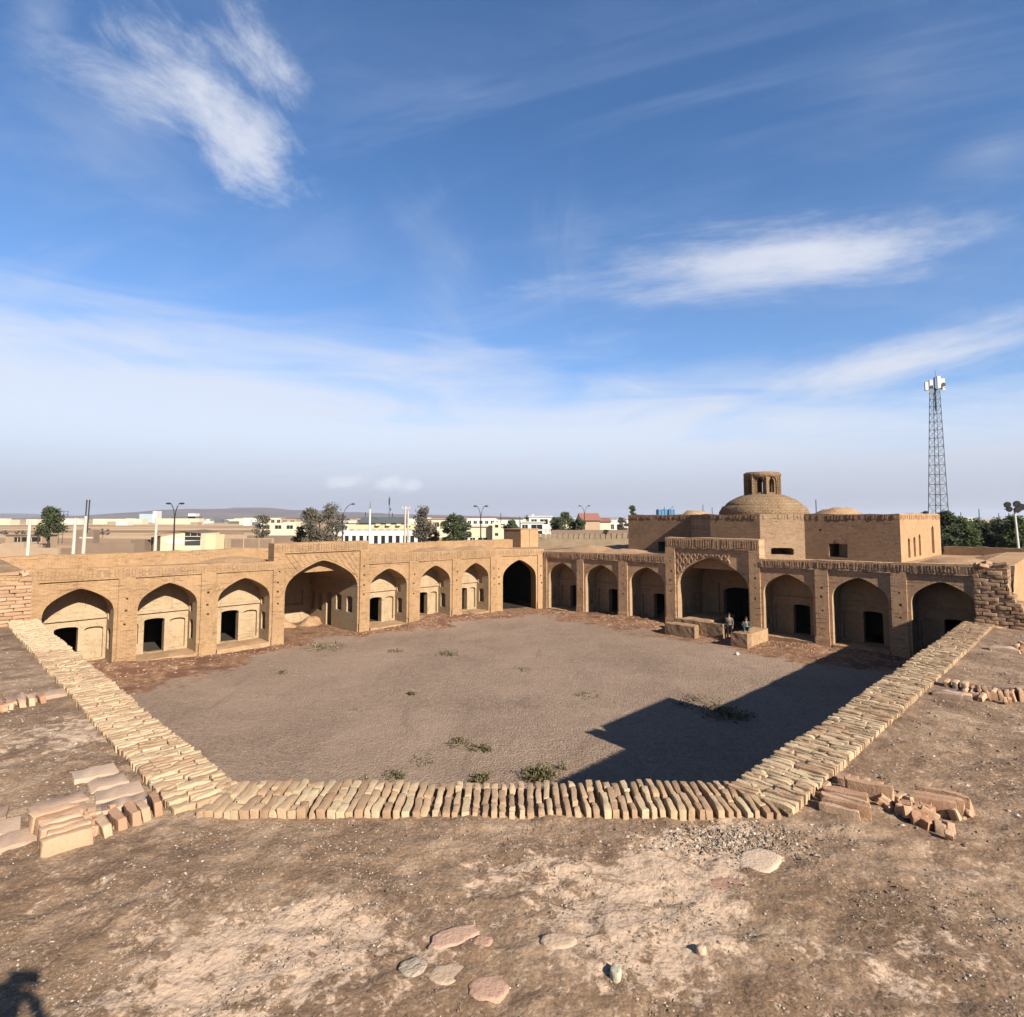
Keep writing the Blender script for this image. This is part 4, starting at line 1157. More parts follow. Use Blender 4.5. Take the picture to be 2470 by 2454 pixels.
def chips(it, n, u0, u1, v0, v1, z=5.75):
    for k in range(n): it.append(('brick', rq.uniform(u0, u1), rq.uniform(v0, v1), z+rq.uniform(-.02, .03), rq.uniform(.05, .14), rq.uniform(.03, .06), rq.uniform(.04, .10), rq.uniform(0, 3), rq.uniform(-.6, .6)))
it = []
for k in range(5): it.append(('lean', 1.50-.088*k+rq.uniform(-.012, .012), 5.56-.012*k, 5.765-.006*k, rq.uniform(.20, .27), .058, rq.uniform(.16, .20), A_V+rq.uniform(-.12, .12), -.14))
for k in range(6): it.append(('brick', .90+rq.uniform(-.02, .02), 5.40+.082*k, 5.765+.006*k+rq.uniform(-.01, .01), .28+rq.uniform(-.02, .03), .076, .18, A_U+rq.uniform(-.04, .04), rq.uniform(-.03, .03)))
for u, v, L, T in ((1.33, 5.86, .36, .2), (.98, 5.98, .3, .22), (1.36, 6.12, .34, .24), (.62, 5.78, .28, .24), (.95, 6.25, .4, .22), (.55, 6.06, .3, .26), (1.33, 6.42, .3, .26), (.2, 5.85, .3, .26), (1.30, 6.74, .34, .24), (.5, 6.36, .3, .24), (.15, 6.15, .32, .26), (-.2, 5.95, .3, .22)):
    it.append(('slab', u, v, 5.735, L, T, .07, A_U+rq.uniform(-.15, .15), rq.uniform(-.05, .05)))
chips(it, 16, 1.0, 1.25, 5.5, 5.8)
stub('row of upright fired bricks and flat slabs beside the left parapet, nearest the camera', it, W(.9, 5.8, 5.6), 1)
it = []
for k in range(7): it.append(('lean', 1.28-.10*k+rq.uniform(-.015, .015), 9.85+rq.uniform(-.04, .04), 5.745, rq.uniform(.2, .28), .065, rq.uniform(.14, .18), A_V+rq.uniform(-.12, .12), -.15))
for u, L in ((1.42, .3), (1.12, .3), (.75, .34), (.35, .4)): it.append(('slab', u, 10.1, 5.735, L, .32, .09, A_U+rq.uniform(-.08, .08), 0))
chips(it, 8, .5, 1.3, 9.7, 9.9)
stub('smaller row of upright bricks beside the left parapet farther from the camera', it, W(.7, 10.1, 5.6), 2)
it = []
for k in range(6): it.append(('brick', 5.34+.072*k, 1.66+.012*k-(.06 if k % 2 else 0)+rq.uniform(-.02, .02), 5.735+rq.uniform(-.01, .012), rq.uniform(.27, .34), .055, .16, A_V+.10+rq.uniform(-.06, .06), rq.uniform(-.05, .08)))
it.append(('brick', 5.82, 1.56, 5.765, .36, .06, .22, A_V+.12, .06))
for k in range(5): it.append(('brick', 5.98+.015*k, 1.80-.085*k, 5.735, rq.uniform(.15, .21), .055, .14, A_U+.1+rq.uniform(-.1, .1), .1))
for k in range(3): it.append(('brick', 5.98+.085*k, 1.14-.02*k, 5.745+(.02 if k == 2 else 0), .31+.04*k, .052, .17, A_V+.14+rq.uniform(-.05, .05), .06))
it.append(('brick', 5.76, 1.18, 5.74, .17, .09, .15, A_U+.25, .1)); it.append(('brick', 5.68, 1.04, 5.72, .16, .07, .10, A_U+.2, .2)); it.append(('brick', 5.74, 1.0, 5.72, .13, .05, .10, A_U+.5, .3))
chips(it, 34, 5.62, 5.98, 1.12, 1.45); chips(it, 12, 5.4, 6.2, .9, 1.9, 5.73)
stub('broken cluster of upright fired bricks beside the right parapet, nearest the camera', it, W(5.8, 1.4, 5.6), 3)
it = []
for k in range(3): it.append(('slab', 9.80+.13*k, 1.66-.07*k, 5.73, .36, .14, .12, A_V+.1, 0))
for k in range(9): it.append(('lean', 10.1+.045*k+rq.uniform(-.03, .03), 1.48-.065*k, 5.745, rq.uniform(.18, .28), .05, rq.uniform(.14, .22), A_U+.1+rq.uniform(-.25, .25), rq.uniform(-.3, .15)))
for k in range(3): it.append(('brick', 10.45, 1.75-.1*k, 5.745, .18, .06, .16, A_U, 0))
it.append(('slab', 10.6, 1.05, 5.80, .42, .14, .07, A_V, .12)); chips(it, 18, 10.0, 10.6, .95, 1.5)
stub('middle cluster of fallen upright bricks beside the right parapet', it, W(10.3, 1.3, 5.6), 4)
it = []
for k in range(2): it.append(('slab', 13.9+.14*k, 1.45-.1*k, 5.735, .45, .16, .14, A_V+.1, 0))
for k in range(9): it.append(('lean', 14.05+.04*k+rq.uniform(-.03, .03), 1.3-.09*k, 5.745, rq.uniform(.2, .3), .06, rq.uniform(.16, .24), A_U+rq.uniform(-.25, .25), rq.uniform(-.3, .15)))
chips(it, 16, 13.9, 14.6, .4, 1.4)
stub('farthest cluster of upright bricks on the right roof near the brick pier', it, W(14.2, 1.0, 5.6), 5)

# ------------------------------------------------------------------ stones on the near roof
def blob_stone(name, x, y, rx, ry, h, m, label, rot=0., seed=1, cat='stone', group=None, sides=11):
    rnd = random.Random(seed); mb = MB(); z = roof_z(x, y)
    h *= .45 if name == 'flat_stone' else 1; sides = sides+8 if name == 'flat_stone' else sides
    ring = []
    for k in range(sides):
        a = 2*PI*k/sides; r = 1+rnd.uniform(-.13, .10)
        px, py = rx*r*math.cos(a), ry*r*math.sin(a)
        ring.append((x+px*math.cos(rot)-py*math.sin(rot), y+px*math.sin(rot)+py*math.cos(rot)))
    n = sides
    lv = [(1.03, -.08), (1.0, h*.35), (.93, h*.85), (.75, h), (.4, h*1.03)]
    vs = []
    for f, dz in lv:
        for qx, qy in ring:
            vs.append((x+(qx-x)*f, y+(qy-y)*f, z+dz+(rnd.uniform(-.1, .1)*h if dz > 0 else 0)))
    vs.append((x, y, z+h))
    fs = [(i*n+k, i*n+(k+1) % n, (i+1)*n+(k+1) % n, (i+1)*n+k) for i in range(len(lv)-1) for k in range(n)]
    fs += [((len(lv)-1)*n+k, (len(lv)-1)*n+(k+1) % n, len(vs)-1) for k in range(n)]
    mb.add(vs, fs)
    return mb.build(name, m, None, label=label, cat=cat, group=group, smooth=True, loc=(x, y, z))
FL = 'flat stones set in the near roof'
blob_stone('flat_stone', -.33, 3.53, .15, .075, .018, M_STONE_PINK, 'pinkish half round flat stone, upper left of the stone group at the bottom', .5, 1, group=FL)
blob_stone('flat_stone', -.165, 3.49, .055, .045, .015, M_STONE_PINK, 'small pink stone chip right of the half round stone', .2, 2, group=FL)
blob_stone('flat_stone', -.33, 3.27, .105, .075, .022, M_STONE_PALE, 'pale yellow flat stone between the crumbly stone and the salmon slab', .1, 3, group=FL)
blob_stone('flat_stone', -.12, 3.18, .105, .085, .026, M_STONE_PINK, 'salmon pink squarish slab, lowest of the stone group at the bottom', .3, 4, group=FL)
blob_stone('flat_stone', -.52, 3.31, .075, .07, .03, flat_mat('crumbly_stone', (.42, .33, .25), .95, .25, 30, 0, 1.), 'grey crumbly stone at the left of the stone group', 0, 5, group=FL)
blob_stone('flat_stone', .255, 3.48, .10, .065, .03, M_STONE_PALE, 'cream rounded square stone standing alone right of the stone group', 0, 6, group=FL, sides=9)
blob_stone('flat_stone', 1.70, 4.30, .20, .13, .035, M_STONE_PALE, 'large tan flat stone below the pale rubble on the right', .7, 7, group=FL)
blob_stone('flat_stone', 1.38, 4.03, .13, .07, .012, M_STONE_PINK, 'thin pinkish slab left of and below the large tan stone', .2, 8, group=FL)
blob_stone('small_rock', .535, 3.24, .032, .045, .035, flat_mat('mossy_rock', (.46, .42, .31), .95, .2, 20, 0, .5), 'small upright mossy rock at the bottom right of the cream stone', 0, 9, group='loose rocks on the near roof')
blob_stone('small_rock', 1.03, 3.42, .028, .026, .036, M_STONE_PALE, 'small round pebble right of the mossy rock', 0, 10, group='loose rocks on the near roof')

def pebble_field(name, n, fn, smin, smax, zf, m, seed, grp=None):
    rnd = random.Random(seed); mb = MB()
    base = [Vector(v).normalized() for v in ((1, 0, 0), (-1, 0, 0), (0, 1, 0), (0, -1, 0), (0, 0, 1), (0, 0, -1))]
    fs = ((0, 2, 4), (2, 1, 4), (1, 3, 4), (3, 0, 4), (2, 0, 5), (1, 2, 5), (3, 1, 5), (0, 3, 5))
    for _ in range(n):
        x, y = fn(rnd); s = smin*(smax/smin)**(rnd.random()**2.2)
        r = rnd.uniform(0, 6.28); z = zf(x, y)
        vs = []
        for b in base:
            q = Vector((b.x*rnd.uniform(.7, 1.3), b.y*rnd.uniform(.6, 1.1), b.z*rnd.uniform(.5, .8)))*s
            vs.append((x+q.x*math.cos(r)-q.y*math.sin(r), y+q.x*math.sin(r)+q.y*math.cos(r), z+q.z+s*.12))
        mb.add(vs, fs)
    return mb.build(name, m, None, kind='stuff')
def near_pt(r):
    while True:
        y = 2.9+abs(r.gauss(0, 1))*1.9; x = r.uniform(-1, 1)*(y*.95+.3)
        if fb((x, y, 3), 1.1)*1.6+fb((x, y, 6), 4)*.6+.25 < r.random(): continue
        if y < 8 and keep_roof(x, y) and (y > 5.35 or y < 4.82 or abs(x) > 2.7): return x, y
pebble_field('gravel', 16000, near_pt, .0025, .012, roof_z, M_PEB, 1)
def rub_pt(r):
    while True:
        x, y = 1.62+r.gauss(0, .33), 4.56+r.gauss(0, .13)
        if y < 4.84: return x, y
pebble_field('rubble', 1800, rub_pt, .006, .022, roof_z, M_PEB, 2)
def side_pt(r):
    while True:
        s = r.random()
        u = r.uniform(5.5, 16); v = 1.75-abs(r.gauss(0, 1.2))
        if s < .4: u, v = 1.4-abs(r.gauss(0, 1.0)), r.uniform(5.5, 16)
        p = W(u, v, 0); return p.x, p.y
pebble_field('gravel', 3500, side_pt, .006, .025, roof_z, M_PEB, 3)
def court_pt(r):
    while True:
        if r.random() < .5: u, v = r.uniform(5, 36), 38.0-abs(r.gauss(0, 2.0))
        else: u, v = 40.0-abs(r.gauss(0, 1.7)), r.uniform(5, 36)
        p = W(u, v, 0)
        if dirt_f(p.x, p.y) > .4: return p.x, p.y
pebble_field('debris', 2200, court_pt, .015, .11, court_z, flat_mat('earth_clod', (.36, .22, .14), .95, .35, .8), 4)
# bits of dry straw and grass on the near roof
def straw_pt(r):
    return r.choice((near_pt, near_pt, lambda q: (1.0+q.gauss(0, .7), 3.7+q.gauss(0, .45)), lambda q: (3.0+q.gauss(0, .9), 3.6+q.gauss(0, .5))))(r)
def straw(name, n, fn, zf, Lr, wd, m, seed):
    rnd = random.Random(seed); mb = MB()
    for _ in range(n):
        x, y = fn(rnd)
        if not keep_roof(x, y): continue
        z = zf(x, y)+.002; a = rnd.uniform(0, 6.28); L = rnd.uniform(*Lr); up = rnd.random()**3*L*.8
        d = Vector((math.cos(a), math.sin(a), 0)); s_ = Vector((-d.y, d.x, 0))*wd
        p = Vector((x, y, z)); e = p+d*L+Vector((0, 0, up)); mid = (p+e)/2+Vector((0, 0, L*.12))
        mb.add([p-s_, p+s_, mid+s_*.8, e, mid-s_*.8], ((0, 1, 2, 4), (4, 2, 3)))
    return mb.build(name, m, None, kind='stuff')
straw('dry_grass', 2600, straw_pt, roof_z, (.015, .06), .0012, M_STRAW, 5)

# ------------------------------------------------------------------ plants in the courtyard
def shrub(name, x, y, r, h, label, m, stems=40, leaves=8, ls=.05, seed=1, cat='shrub', group='weeds growing in the courtyard', flat=.5):
    rnd = random.Random(seed); z = court_z(x, y)
    t = thing(name, (x, y, z), label, cat, group)
    st = MB(); lf = MB(); p0 = Vector((x, y, z-.02))
    for _ in range(stems):
        a = rnd.uniform(0, 6.28); o = Vector((math.cos(a), math.sin(a), 0))*r*rnd.random()**.6
        e = p0+o+Vector((0, 0, h*rnd.uniform(.35, 1)*(1-flat*o.length/r)))
        b = p0+o*.45; mid = (b+e)/2+Vector((0, 0, h*.1))
        st.tube([b, mid, e], [.008, .006, .003], 3, False)
        for k in range(leaves):
            q = b.lerp(e, rnd.uniform(.25, 1.05))+Vector((rnd.gauss(0, 1), rnd.gauss(0, 1), rnd.gauss(0, .8)))*r*.1
            n1 = Vector((rnd.gauss(0, 1), rnd.gauss(0, 1), rnd.gauss(0, 1))).normalized(); n2 = n1.cross(Vector((.3, .5, .8))).normalized()
            s = ls*rnd.uniform(.6, 1.4)
            lf.add([q-n1*s, q+n2*s*.4, q+n1*s, q-n2*s*.4], ((0, 1, 2, 3),))
    st.build('stems', M_STRAW, t)
    if leaves: lf.build('leaves', m, t)
    return t
shrub('shrub', .91, 19.3, .62, .55, 'round green bush by the shadow edge below the near parapet', M_WEED, 60, 14, .055, 1)
shrub('shrub', 1.6, 19.9, .22, .45, 'small upright weed just right of the round green bush', M_WEED, 14, 6, .045, 2)
shrub('shrub', -1.85, 22.0, .55, .35, 'tall straggly yellow weed in the middle of the courtyard', M_STRAW, 36, 6, .05, 3)
shrub('shrub', -1.1, 21.5, .45, .22, 'low green weed right of the straggly yellow weed', M_WEED, 28, 8, .05, 4)
shrub('shrub', -3.6, 19.3, .5, .35, 'dark twiggy weed above the left part of the near parapet', M_WEED, 36, 6, .045, 5)
shrub('shrub', -.95, 19.1, .42, .3, 'small green weed directly behind the front parapet', M_WEED, 34, 9, .05, 6)
shrub('shrub', -4.5, 19.0, .5, .12, 'flat dead weed left of the dark twiggy weed', M_STRAW, 30, 3, .04, 16)
shrub('shrub', 8.8, 25.2, 1.25, .3, 'wide low shrub inside the courtyard shadow on the right', M_WEED, 80, 8, .06, 7)
shrub('shrub', 8.2, 26.8, 1.3, .12, 'patch of dry brown weeds just above the shadow edge', M_STRAW, 80, 3, .06, 8)
shrub('shrub', -11.7, 38.0, 1.6, .12, 'wide patch of dry weeds in front of the left portal', M_STRAW, 110, 4, .07, 9)
shrub('shrub', -3.85, 36.3, .75, .15, 'lone tuft of dry grass in the upper middle of the courtyard', M_STRAW, 60, 4, .07, 10)
shrub('shrub', 3.5, 28.0, .7, .1, 'thin dry tuft in the centre right of the courtyard', M_STRAW, 40, 3, .05, 11)
shrub('shrub', -4.65, 28.2, .35, .2, 'small dark weed in the left centre of the courtyard', M_WEED, 26, 6, .05, 12)
shrub('shrub', -6.5, 25.9, .5, .12, 'sparse dead twigs left of the centre of the courtyard', M_STRAW, 26, 1, .04, 13)
shrub('shrub', .55, 32.5, .6, .1, 'dark flat twigs at the middle of the courtyard near the far arch', M_WEED, 26, 3, .05, 14)
shrub('shrub', -12.1, 32.0, .4, .15, 'small dark tuft at the left beside the reddish debris', M_WEED, 26, 5, .05, 15)
shrub('shrub', -2.95, 20.6, .6, .1, 'flat dry weed between the straggly weed and the dark twiggy weed', M_STRAW, 36, 3, .05, 17)
shrub('shrub', 12.6, 23.9, .5, .2, 'dark tuft deep in the courtyard shadow at the right', M_WEED, 26, 5, .05, 18)
shrub('shrub', -7.1, 37.0, .55, .16, 'brown weed clump at the foot of the fourth left alcove', M_STRAW, 40, 4, .06, 19)
blob = lambda *a: None
mb = MB(); mb.lathe((13.4, 36.2, court_z(13.4, 36.2)-.03), [(.10, 0), (.13, .07), (.08, .14), (.02, .16)], 8, .1)
mb.build('white_stone', M_WHITE, None, label='small white stone on the earth bank right of the entrance passage', cat='stone', smooth=True, loc=(13.4, 36.2, 0))

# ------------------------------------------------------------------ people
M_SKIN = flat_mat('skin', (.42, .24, .16), .6, .06, 4)
M_HAIR = flat_mat('dark_hair', (.02, .016, .013), .6, .2, 20)
def skin_obj(name, pts, edges, m, parent, xf, sub=2):
    me = bpy.data.meshes.new(name); off = OFF[root_of(parent).name]
    names = list(pts)
    me.from_pydata([tuple((xf @ Vector(pts[k][:3]))-off) for k in names], [(names.index(a), names.index(b)) for a, b in edges], [])
    o = bpy.data.objects.new(name, me); COL.objects.link(o); o.parent = parent
    md = o.modifiers.new('skin', 'SKIN'); md.use_smooth_shade = True
    for i, k in enumerate(names):
        r = pts[k][3]; sv = me.skin_vertices[0].data[i]
        sv.radius = r if isinstance(r, tuple) else (r, r); sv.use_root = (i == 0)
    ss = o.modifiers.new('subd', 'SUBSURF'); ss.levels = sub; ss.render_levels = sub
    me.materials.append(m)
    return o
def person(label, loc, face, J, m_shirt, m_pants, m_shoe, hold=None):
    """J: joints in body space (x right, y forward, z up)"""
    t = thing('person', loc, label, 'person')
    xf = Matrix.Translation(loc) @ Matrix.Rotation(face, 4, 'Z')
    P = {}; E_ = []
    def v(k, p, r): P[k] = (*p, r)
    v('pelvis', J['pelvis'], .125)
    pe, ch = Vector(J['pelvis']), Vector(J['chest'])
    v('belly', pe.lerp(ch, .5), (.125, .10)); v('chest', ch, (.15, .11)); v('neck0', ch+Vector(J['neckdir'])*.17, .058); v('neck1', ch+Vector(J['neckdir'])*.25, .05)
    hd = Vector(J['head']); v('skull0', hd-Vector((0, 0, .06)), (.068, .078)); v('skull1', hd+Vector((0, 0, .05)), (.078, .092))
    E_ += [('pelvis', 'belly'), ('belly', 'chest'), ('chest', 'neck0'), ('neck0', 'neck1'), ('neck1', 'skull0'), ('skull0', 'skull1')]
    for s in 'lr':
        sg = -1 if s == 'l' else 1
        sh, el, wr = (Vector(J[k+s]) for k in ('sh_', 'el_', 'wr_'))
        v('sh'+s, sh, .058); v('um'+s, sh.lerp(el, .5), .046); v('el'+s, el, .038); v('fm'+s, el.lerp(wr, .4), .037); v('wr'+s, wr, .026)
        d = (wr-el).normalized(); side = d.cross(Vector((0, 1, .2))).normalized(); nr = d.cross(side)
        pm = wr+d*.05; v('pm'+s, pm, (.036, .018))
        E_ += [('chest', 'sh'+s), ('sh'+s, 'um'+s), ('um'+s, 'el'+s), ('el'+s, 'fm'+s), ('fm'+s, 'wr'+s), ('wr'+s, 'pm'+s)]
        for f, (o_, L) in enumerate(((-.027, .068), (-.009, .08), (.009, .076), (.027, .06))):
            a = pm+side*o_+d*.042; b = a+d*L*.5+nr*.012; c = b+d*L*.4+nr*.03
            v(f'fa{f}{s}', a, .010); v(f'fb{f}{s}', b, .009); v(f'fc{f}{s}', c, .007)
            E_ += [('pm'+s, f'fa{f}{s}'), (f'fa{f}{s}', f'fb{f}{s}'), (f'fb{f}{s}', f'fc{f}{s}')]
        a = wr+d*.035+side*-.035*sg; b = a+d*.035+side*-.02*sg; v('t1'+s, a, .011); v('t2'+s, b, .009); E_ += [('pm'+s, 't1'+s), ('t1'+s, 't2'+s)]
        hp, kn, an = (Vector(J[k+s]) for k in ('hp_', 'kn_', 'an_'))
        v('hp'+s, hp, .088); v('th'+s, hp.lerp(kn, .5), .074); v('kn'+s, kn, .054); v('cf'+s, kn.lerp(an, .35), .053); v('an'+s, an, .036)
        toe = an+Vector(J.get('toe', (0, .17, -.05))); v('to'+s, toe, (.04, .026))
        E_ += [('pelvis', 'hp'+s), ('hp'+s, 'th'+s), ('th'+s, 'kn'+s), ('kn'+s, 'cf'+s), ('cf'+s, 'an'+s), ('an'+s, 'to'+s)]
    skin_obj('body', P, E_, M_SKIN, t, xf)
    grow = lambda k, g: (*P[k][:3], tuple(q*g for q in P[k][3]) if isinstance(P[k][3], tuple) else P[k][3]*g)
    S = {k: grow(k, 1.16) for k in ('belly', 'pelvis', 'chest', 'neck0', 'shl', 'uml', 'ell', 'fml', 'shr', 'umr', 'elr', 'fmr')}
    S['neck0'] = (*P['neck0'][:3], .066)
    for s in 'lr': S['cu'+s] = (*(Vector(P['fm'+s][:3]).lerp(Vector(P['wr'+s][:3]), .8)), .036)
    skin_obj('shirt', S, [('belly', 'pelvis'), ('belly', 'chest'), ('chest', 'neck0')]+[e for s in 'lr' for e in (('chest', 'sh'+s), ('sh'+s, 'um'+s), ('um'+s, 'el'+s), ('el'+s, 'fm'+s), ('fm'+s, 'cu'+s))], m_shirt, t, xf)
    T = {'pelvis': grow('pelvis', 1.12)}
    for s in 'lr':
        for k in ('hp', 'th', 'kn', 'cf'): T[k+s] = grow(k+s, 1.14)
        T['hem'+s] = (*P['an'+s][:3], .052)
    skin_obj('trousers', T, [e for s in 'lr' for e in (('pelvis', 'hp'+s), ('hp'+s, 'th'+s), ('th'+s, 'kn'+s), ('kn'+s, 'cf'+s), ('cf'+s, 'hem'+s))], m_pants, t, xf)
    for s in 'lr':
        an, to = Vector(P['an'+s][:3]), Vector(P['to'+s][:3])
        mid = an.lerp(to, .5)-Vector((0, 0, .015)); a0_ = an+Vector((0, -.03, -.05))
        skin_obj('shoe', {'a': (*a0_, (.042, .034)), 'b': (*mid, (.046, .036)), 'c': (*to, (.044, .030))}, [('a', 'b'), ('b', 'c')], m_shoe, t, xf)
    # face and hair
    mb = MB(); c = hd+Vector((0, 0, .0))
    fx = lambda p: xf @ Vector(p)
    vs = []; fs = []; n = 14
    for j in range(8):
        th = PI*.5*j/7
        for k in range(n):
            a = 2*PI*k/n; back = .5-.5*math.sin(a)
            r = .098*math.cos(th*.98)
            low = -.02-.10*back if j == 0 else 0
            vs.append(fx(c+Vector((r*.9*math.cos(a), r*1.06*math.sin(a)-.008, .045+low+.10*math.sin(th)))))
    for j in range(7):
        for k in range(n): fs.append((j*n+k, j*n+(k+1) % n, (j+1)*n+(k+1) % n, (j+1)*n+k))
    mb.add(vs, fs); mb.build('hair', M_HAIR, t, smooth=True)
    for nm, p, r, m in (('nose', (0, .098, -.005), .014, M_SKIN), ('eye', (-.03, .086, .025), .010, M_BLACK), ('eye', (.03, .086, .025), .010, M_BLACK), ('mouth', (0, .088, -.045), .016, M_RUST), ('ear', (-.083, 0, .01), .02, M_SKIN), ('ear', (.083, 0, .01), .02, M_SKIN)):
        b = MB(); q = c+Vector(p); rr = [(0.05, -1), (.7, -.7), (1, 0), (.7, .7), (.05, 1)]
        vs = [fx(q+Vector((r*a*math.cos(2*PI*k/8)*(.5 if nm == 'ear' else 1), r*a*math.sin(2*PI*k/8)*.8, r*z*(1.5 if nm in ('nose', 'ear') else .4 if nm == 'mouth' else .7)))) for a, z in rr for k in range(8)]
        b.add(vs, [(i*8+k, i*8+(k+1) % 8, (i+1)*8+(k+1) % 8, (i+1)*8+k) for i in range(4) for k in range(8)])
        b.build(nm, m, t, smooth=True)
    return t
STAND = dict(pelvis=(0, 0, .95), chest=(0, .01, 1.32), neckdir=(0, .1, 1), head=(0, .03, 1.64), sh_l=(-.19, 0, 1.40), el_l=(-.24, -.03, 1.12), wr_l=(-.22, .06, .88), sh_r=(.19, 0, 1.40), el_r=(.24, -.03, 1.12), wr_r=(.23, .05, .88),
             hp_l=(-.1, 0, .9), kn_l=(-.11, .03, .50), an_l=(-.11, -.02, .09), hp_r=(.1, 0, .9), kn_r=(.11, .03, .50), an_r=(.12, .0, .09))
SIT = dict(pelvis=(0, 0, .12), chest=(0, .07, .48), neckdir=(0, .35, 1), head=(0, .2, .80), sh_l=(-.18, .07, .56), el_l=(-.24, .22, .34), wr_l=(-.10, .40, .36), sh_r=(.18, .07, .56), el_r=(.24, .22, .34), wr_r=(.10, .40, .36),
           hp_l=(-.1, .02, .11), kn_l=(-.16, .40, .36), an_l=(-.11, .48, .07), hp_r=(.1, .02, .11), kn_r=(.16, .40, .36), an_r=(.11, .48, .07), toe=(0, .15, -.03))
HOLD = dict(pelvis=(0, 0, .95), chest=(0, .02, 1.33), neckdir=(0, .1, 1), head=(0, .04, 1.65), sh_l=(-.19, .02, 1.42), el_l=(-.27, .16, 1.30), wr_l=(-.11, .15, 1.58), sh_r=(.19, .02, 1.42), el_r=(.27, .16, 1.30), wr_r=(.11, .15, 1.58),
            hp_l=(-.1, 0, .9), kn_l=(-.13, .03, .50), an_l=(-.15, -.02, .09), hp_r=(.1, 0, .9), kn_r=(.13, .03, .50), an_r=(.15, .0, .09))
M_SHIRT_W = flat_mat('pale_shirt_in_shade', (.16, .15, .14), .9, .1, 4); M_TROU = flat_mat('black_trousers', (.02, .02, .022), .9, .1, 4)  # pale shirt darkened in colour to stand in for the entrance shade
M_TEAL = flat_mat('teal_cloth_in_shade', (.035, .09, .095), .9, .15, 5); M_NAVY = flat_mat('navy_cloth', (.03, .04, .07), .9, .1, 4)  # teal darkened in colour so the sitter reads as in doorway shade
q = PR(18.45, -1.25, 0); person('person standing in the entrance passage in a pale shirt and black trousers', (q.x, q.y, -.02), PI*.85, STAND, M_SHIRT_W, M_TROU, M_BLACK)
q = PR(17.02, -1.9, .84); person('person in teal clothes sitting on the platform by the dark doorway', tuple(q), PI*.9, SIT, M_TEAL, M_TEAL, M_BLACK)
ph = person('person standing on the roof holding up a phone, seen only as a shadow', (0.0, -.22, roof_z(0, -.22)), 0, HOLD, M_NAVY, M_TROU, M_BLACK)
t = thing('phone', (0, -.03, HC-.04), 'black phone held up in both hands by the person on the roof', 'phone')
mb = MB(); mb.box(XYZ, -.08, .08, -.034, -.026, HC-.045, HC+.03); mb.build('case', M_BLACK, t)
mb = MB(); mb.box(XYZ, -.076, .076, -.039, -.0345, HC-.041, HC+.026); mb.build('screen', M_PANE, t)

# ------------------------------------------------------------------ trees
def tree(x, y, h, crown_lo, rx, label, m, n=1500,  ls=.22, seed=1, name='tree', group=None, clumps=14, gaps=.0, trunks=1, ground=-.35, conic=0., ry=None):
    rnd = random.Random(seed); rx *= 1.12; ry = ry or rx; n = int(n*1.4)
    t = thing(name, (x, y, ground), label, 'tree', group)
    tk = MB(); lf = MB(); cl = []
    for k in range(clumps):
        f = rnd.random(); zz = crown_lo+(h-crown_lo)*(.08+.84*f)
        env = (1-conic*f)*math.sqrt(max(.05, 1-(2*f-.85)**2*.75))
        a = rnd.uniform(0, 6.28); rr = env*rnd.random()**.5*.72
        cl.append((Vector((x+rx*rr*math.cos(a), y+ry*rr*math.sin(a), zz)), rnd.uniform(.22, .42)*min(rx, (h-crown_lo)*.5)*1.1))
    cl.append((Vector((x+rnd.uniform(-.1, .1)*rx, y, h-.12*(h-crown_lo))), .16*(h-crown_lo)))
    for i in range(trunks):
        bx = x+(i-(trunks-1)/2)*rx*.5 if trunks > 1 else x
        top = Vector((bx+rnd.uniform(-.1, .1)*rx, y, crown_lo+(h-crown_lo)*.75)); b = Vector((bx, y, ground))
        r0 = .022*(h-ground)/trunks**.4
        mid = b.lerp(top, .5)+Vector((rnd.uniform(-.1, .1), 0, 0))*rx
        tk.tube([b, b.lerp(mid, .5), mid, top], [r0*1.25, r0, r0*.75, r0*.25], 7)
        for c, r in cl[i::trunks]:
            s = b.lerp(top, rnd.uniform(.35, .8))
            if (c.z-s.z) > 0: tk.tube([s, (s+c)/2+Vector((0, 0, .1)), c], [r0*.4, r0*.25, r0*.08], 5)
    for _ in range(n):
        c, r = rnd.choice(cl)
        d = Vector((rnd.gauss(0, 1), rnd.gauss(0, 1), rnd.gauss(0, 1))).normalized()*r*rnd.random()**.4
        p = c+Vector((d.x*1.1, d.y*1.1, d.z*.85))
        n1 = Vector((rnd.gauss(0, 1), rnd.gauss(0, 1), rnd.gauss(0, 1))).normalized(); n2 = n1.orthogonal().normalized()
        s = ls*rnd.uniform(.6, 1.4)
        lf.add([p-n1*s, p+n2*s*.5, p+n1*s, p-n2*s*.5], ((0, 1, 2, 3),))
    tk.build('trunk', M_BARK, t); lf.build('crown', m, t)
    return t
def T(px, Y, ytop, ylow, halfpx, label, m, **k):
    x = at(px, Y); s = 1438.7/Y
    return tree(x, Y, hz(ytop, Y), hz(ylow, Y), halfpx/s, label, m, **k)
G1 = 'trees beyond the left roof'
T(125, 110, 1222, 1300, 34, 'green bushy tree among the pale poles at the far left', M_LEAF, n=2200, ls=.2, seed=3, clumps=22, conic=.45)
T(637, 165, 1242, 1300, 22, 'small thin tree in front of the brown fields', M_LEAFDRY, n=900, ls=.26, seed=4, clumps=12)
T(752, 95, 1226, 1312, 34, 'dusty grey tree with dense crown left of the tall bare poplars', M_LEAFDRY, n=2200, ls=.17, seed=5, clumps=26, group=G1)
T(803, 97, 1216, 1312, 36, 'tall brown half bare poplar clump with several dark trunks', M_LEAFDRY, n=1900, ls=.16, seed=6, clumps=30, trunks=4, group=G1)
T(728, 99, 1270, 1312, 22, 'low dark bush at the foot of the dusty grey tree', M_LEAF, n=800, ls=.16, seed=7, group=G1)
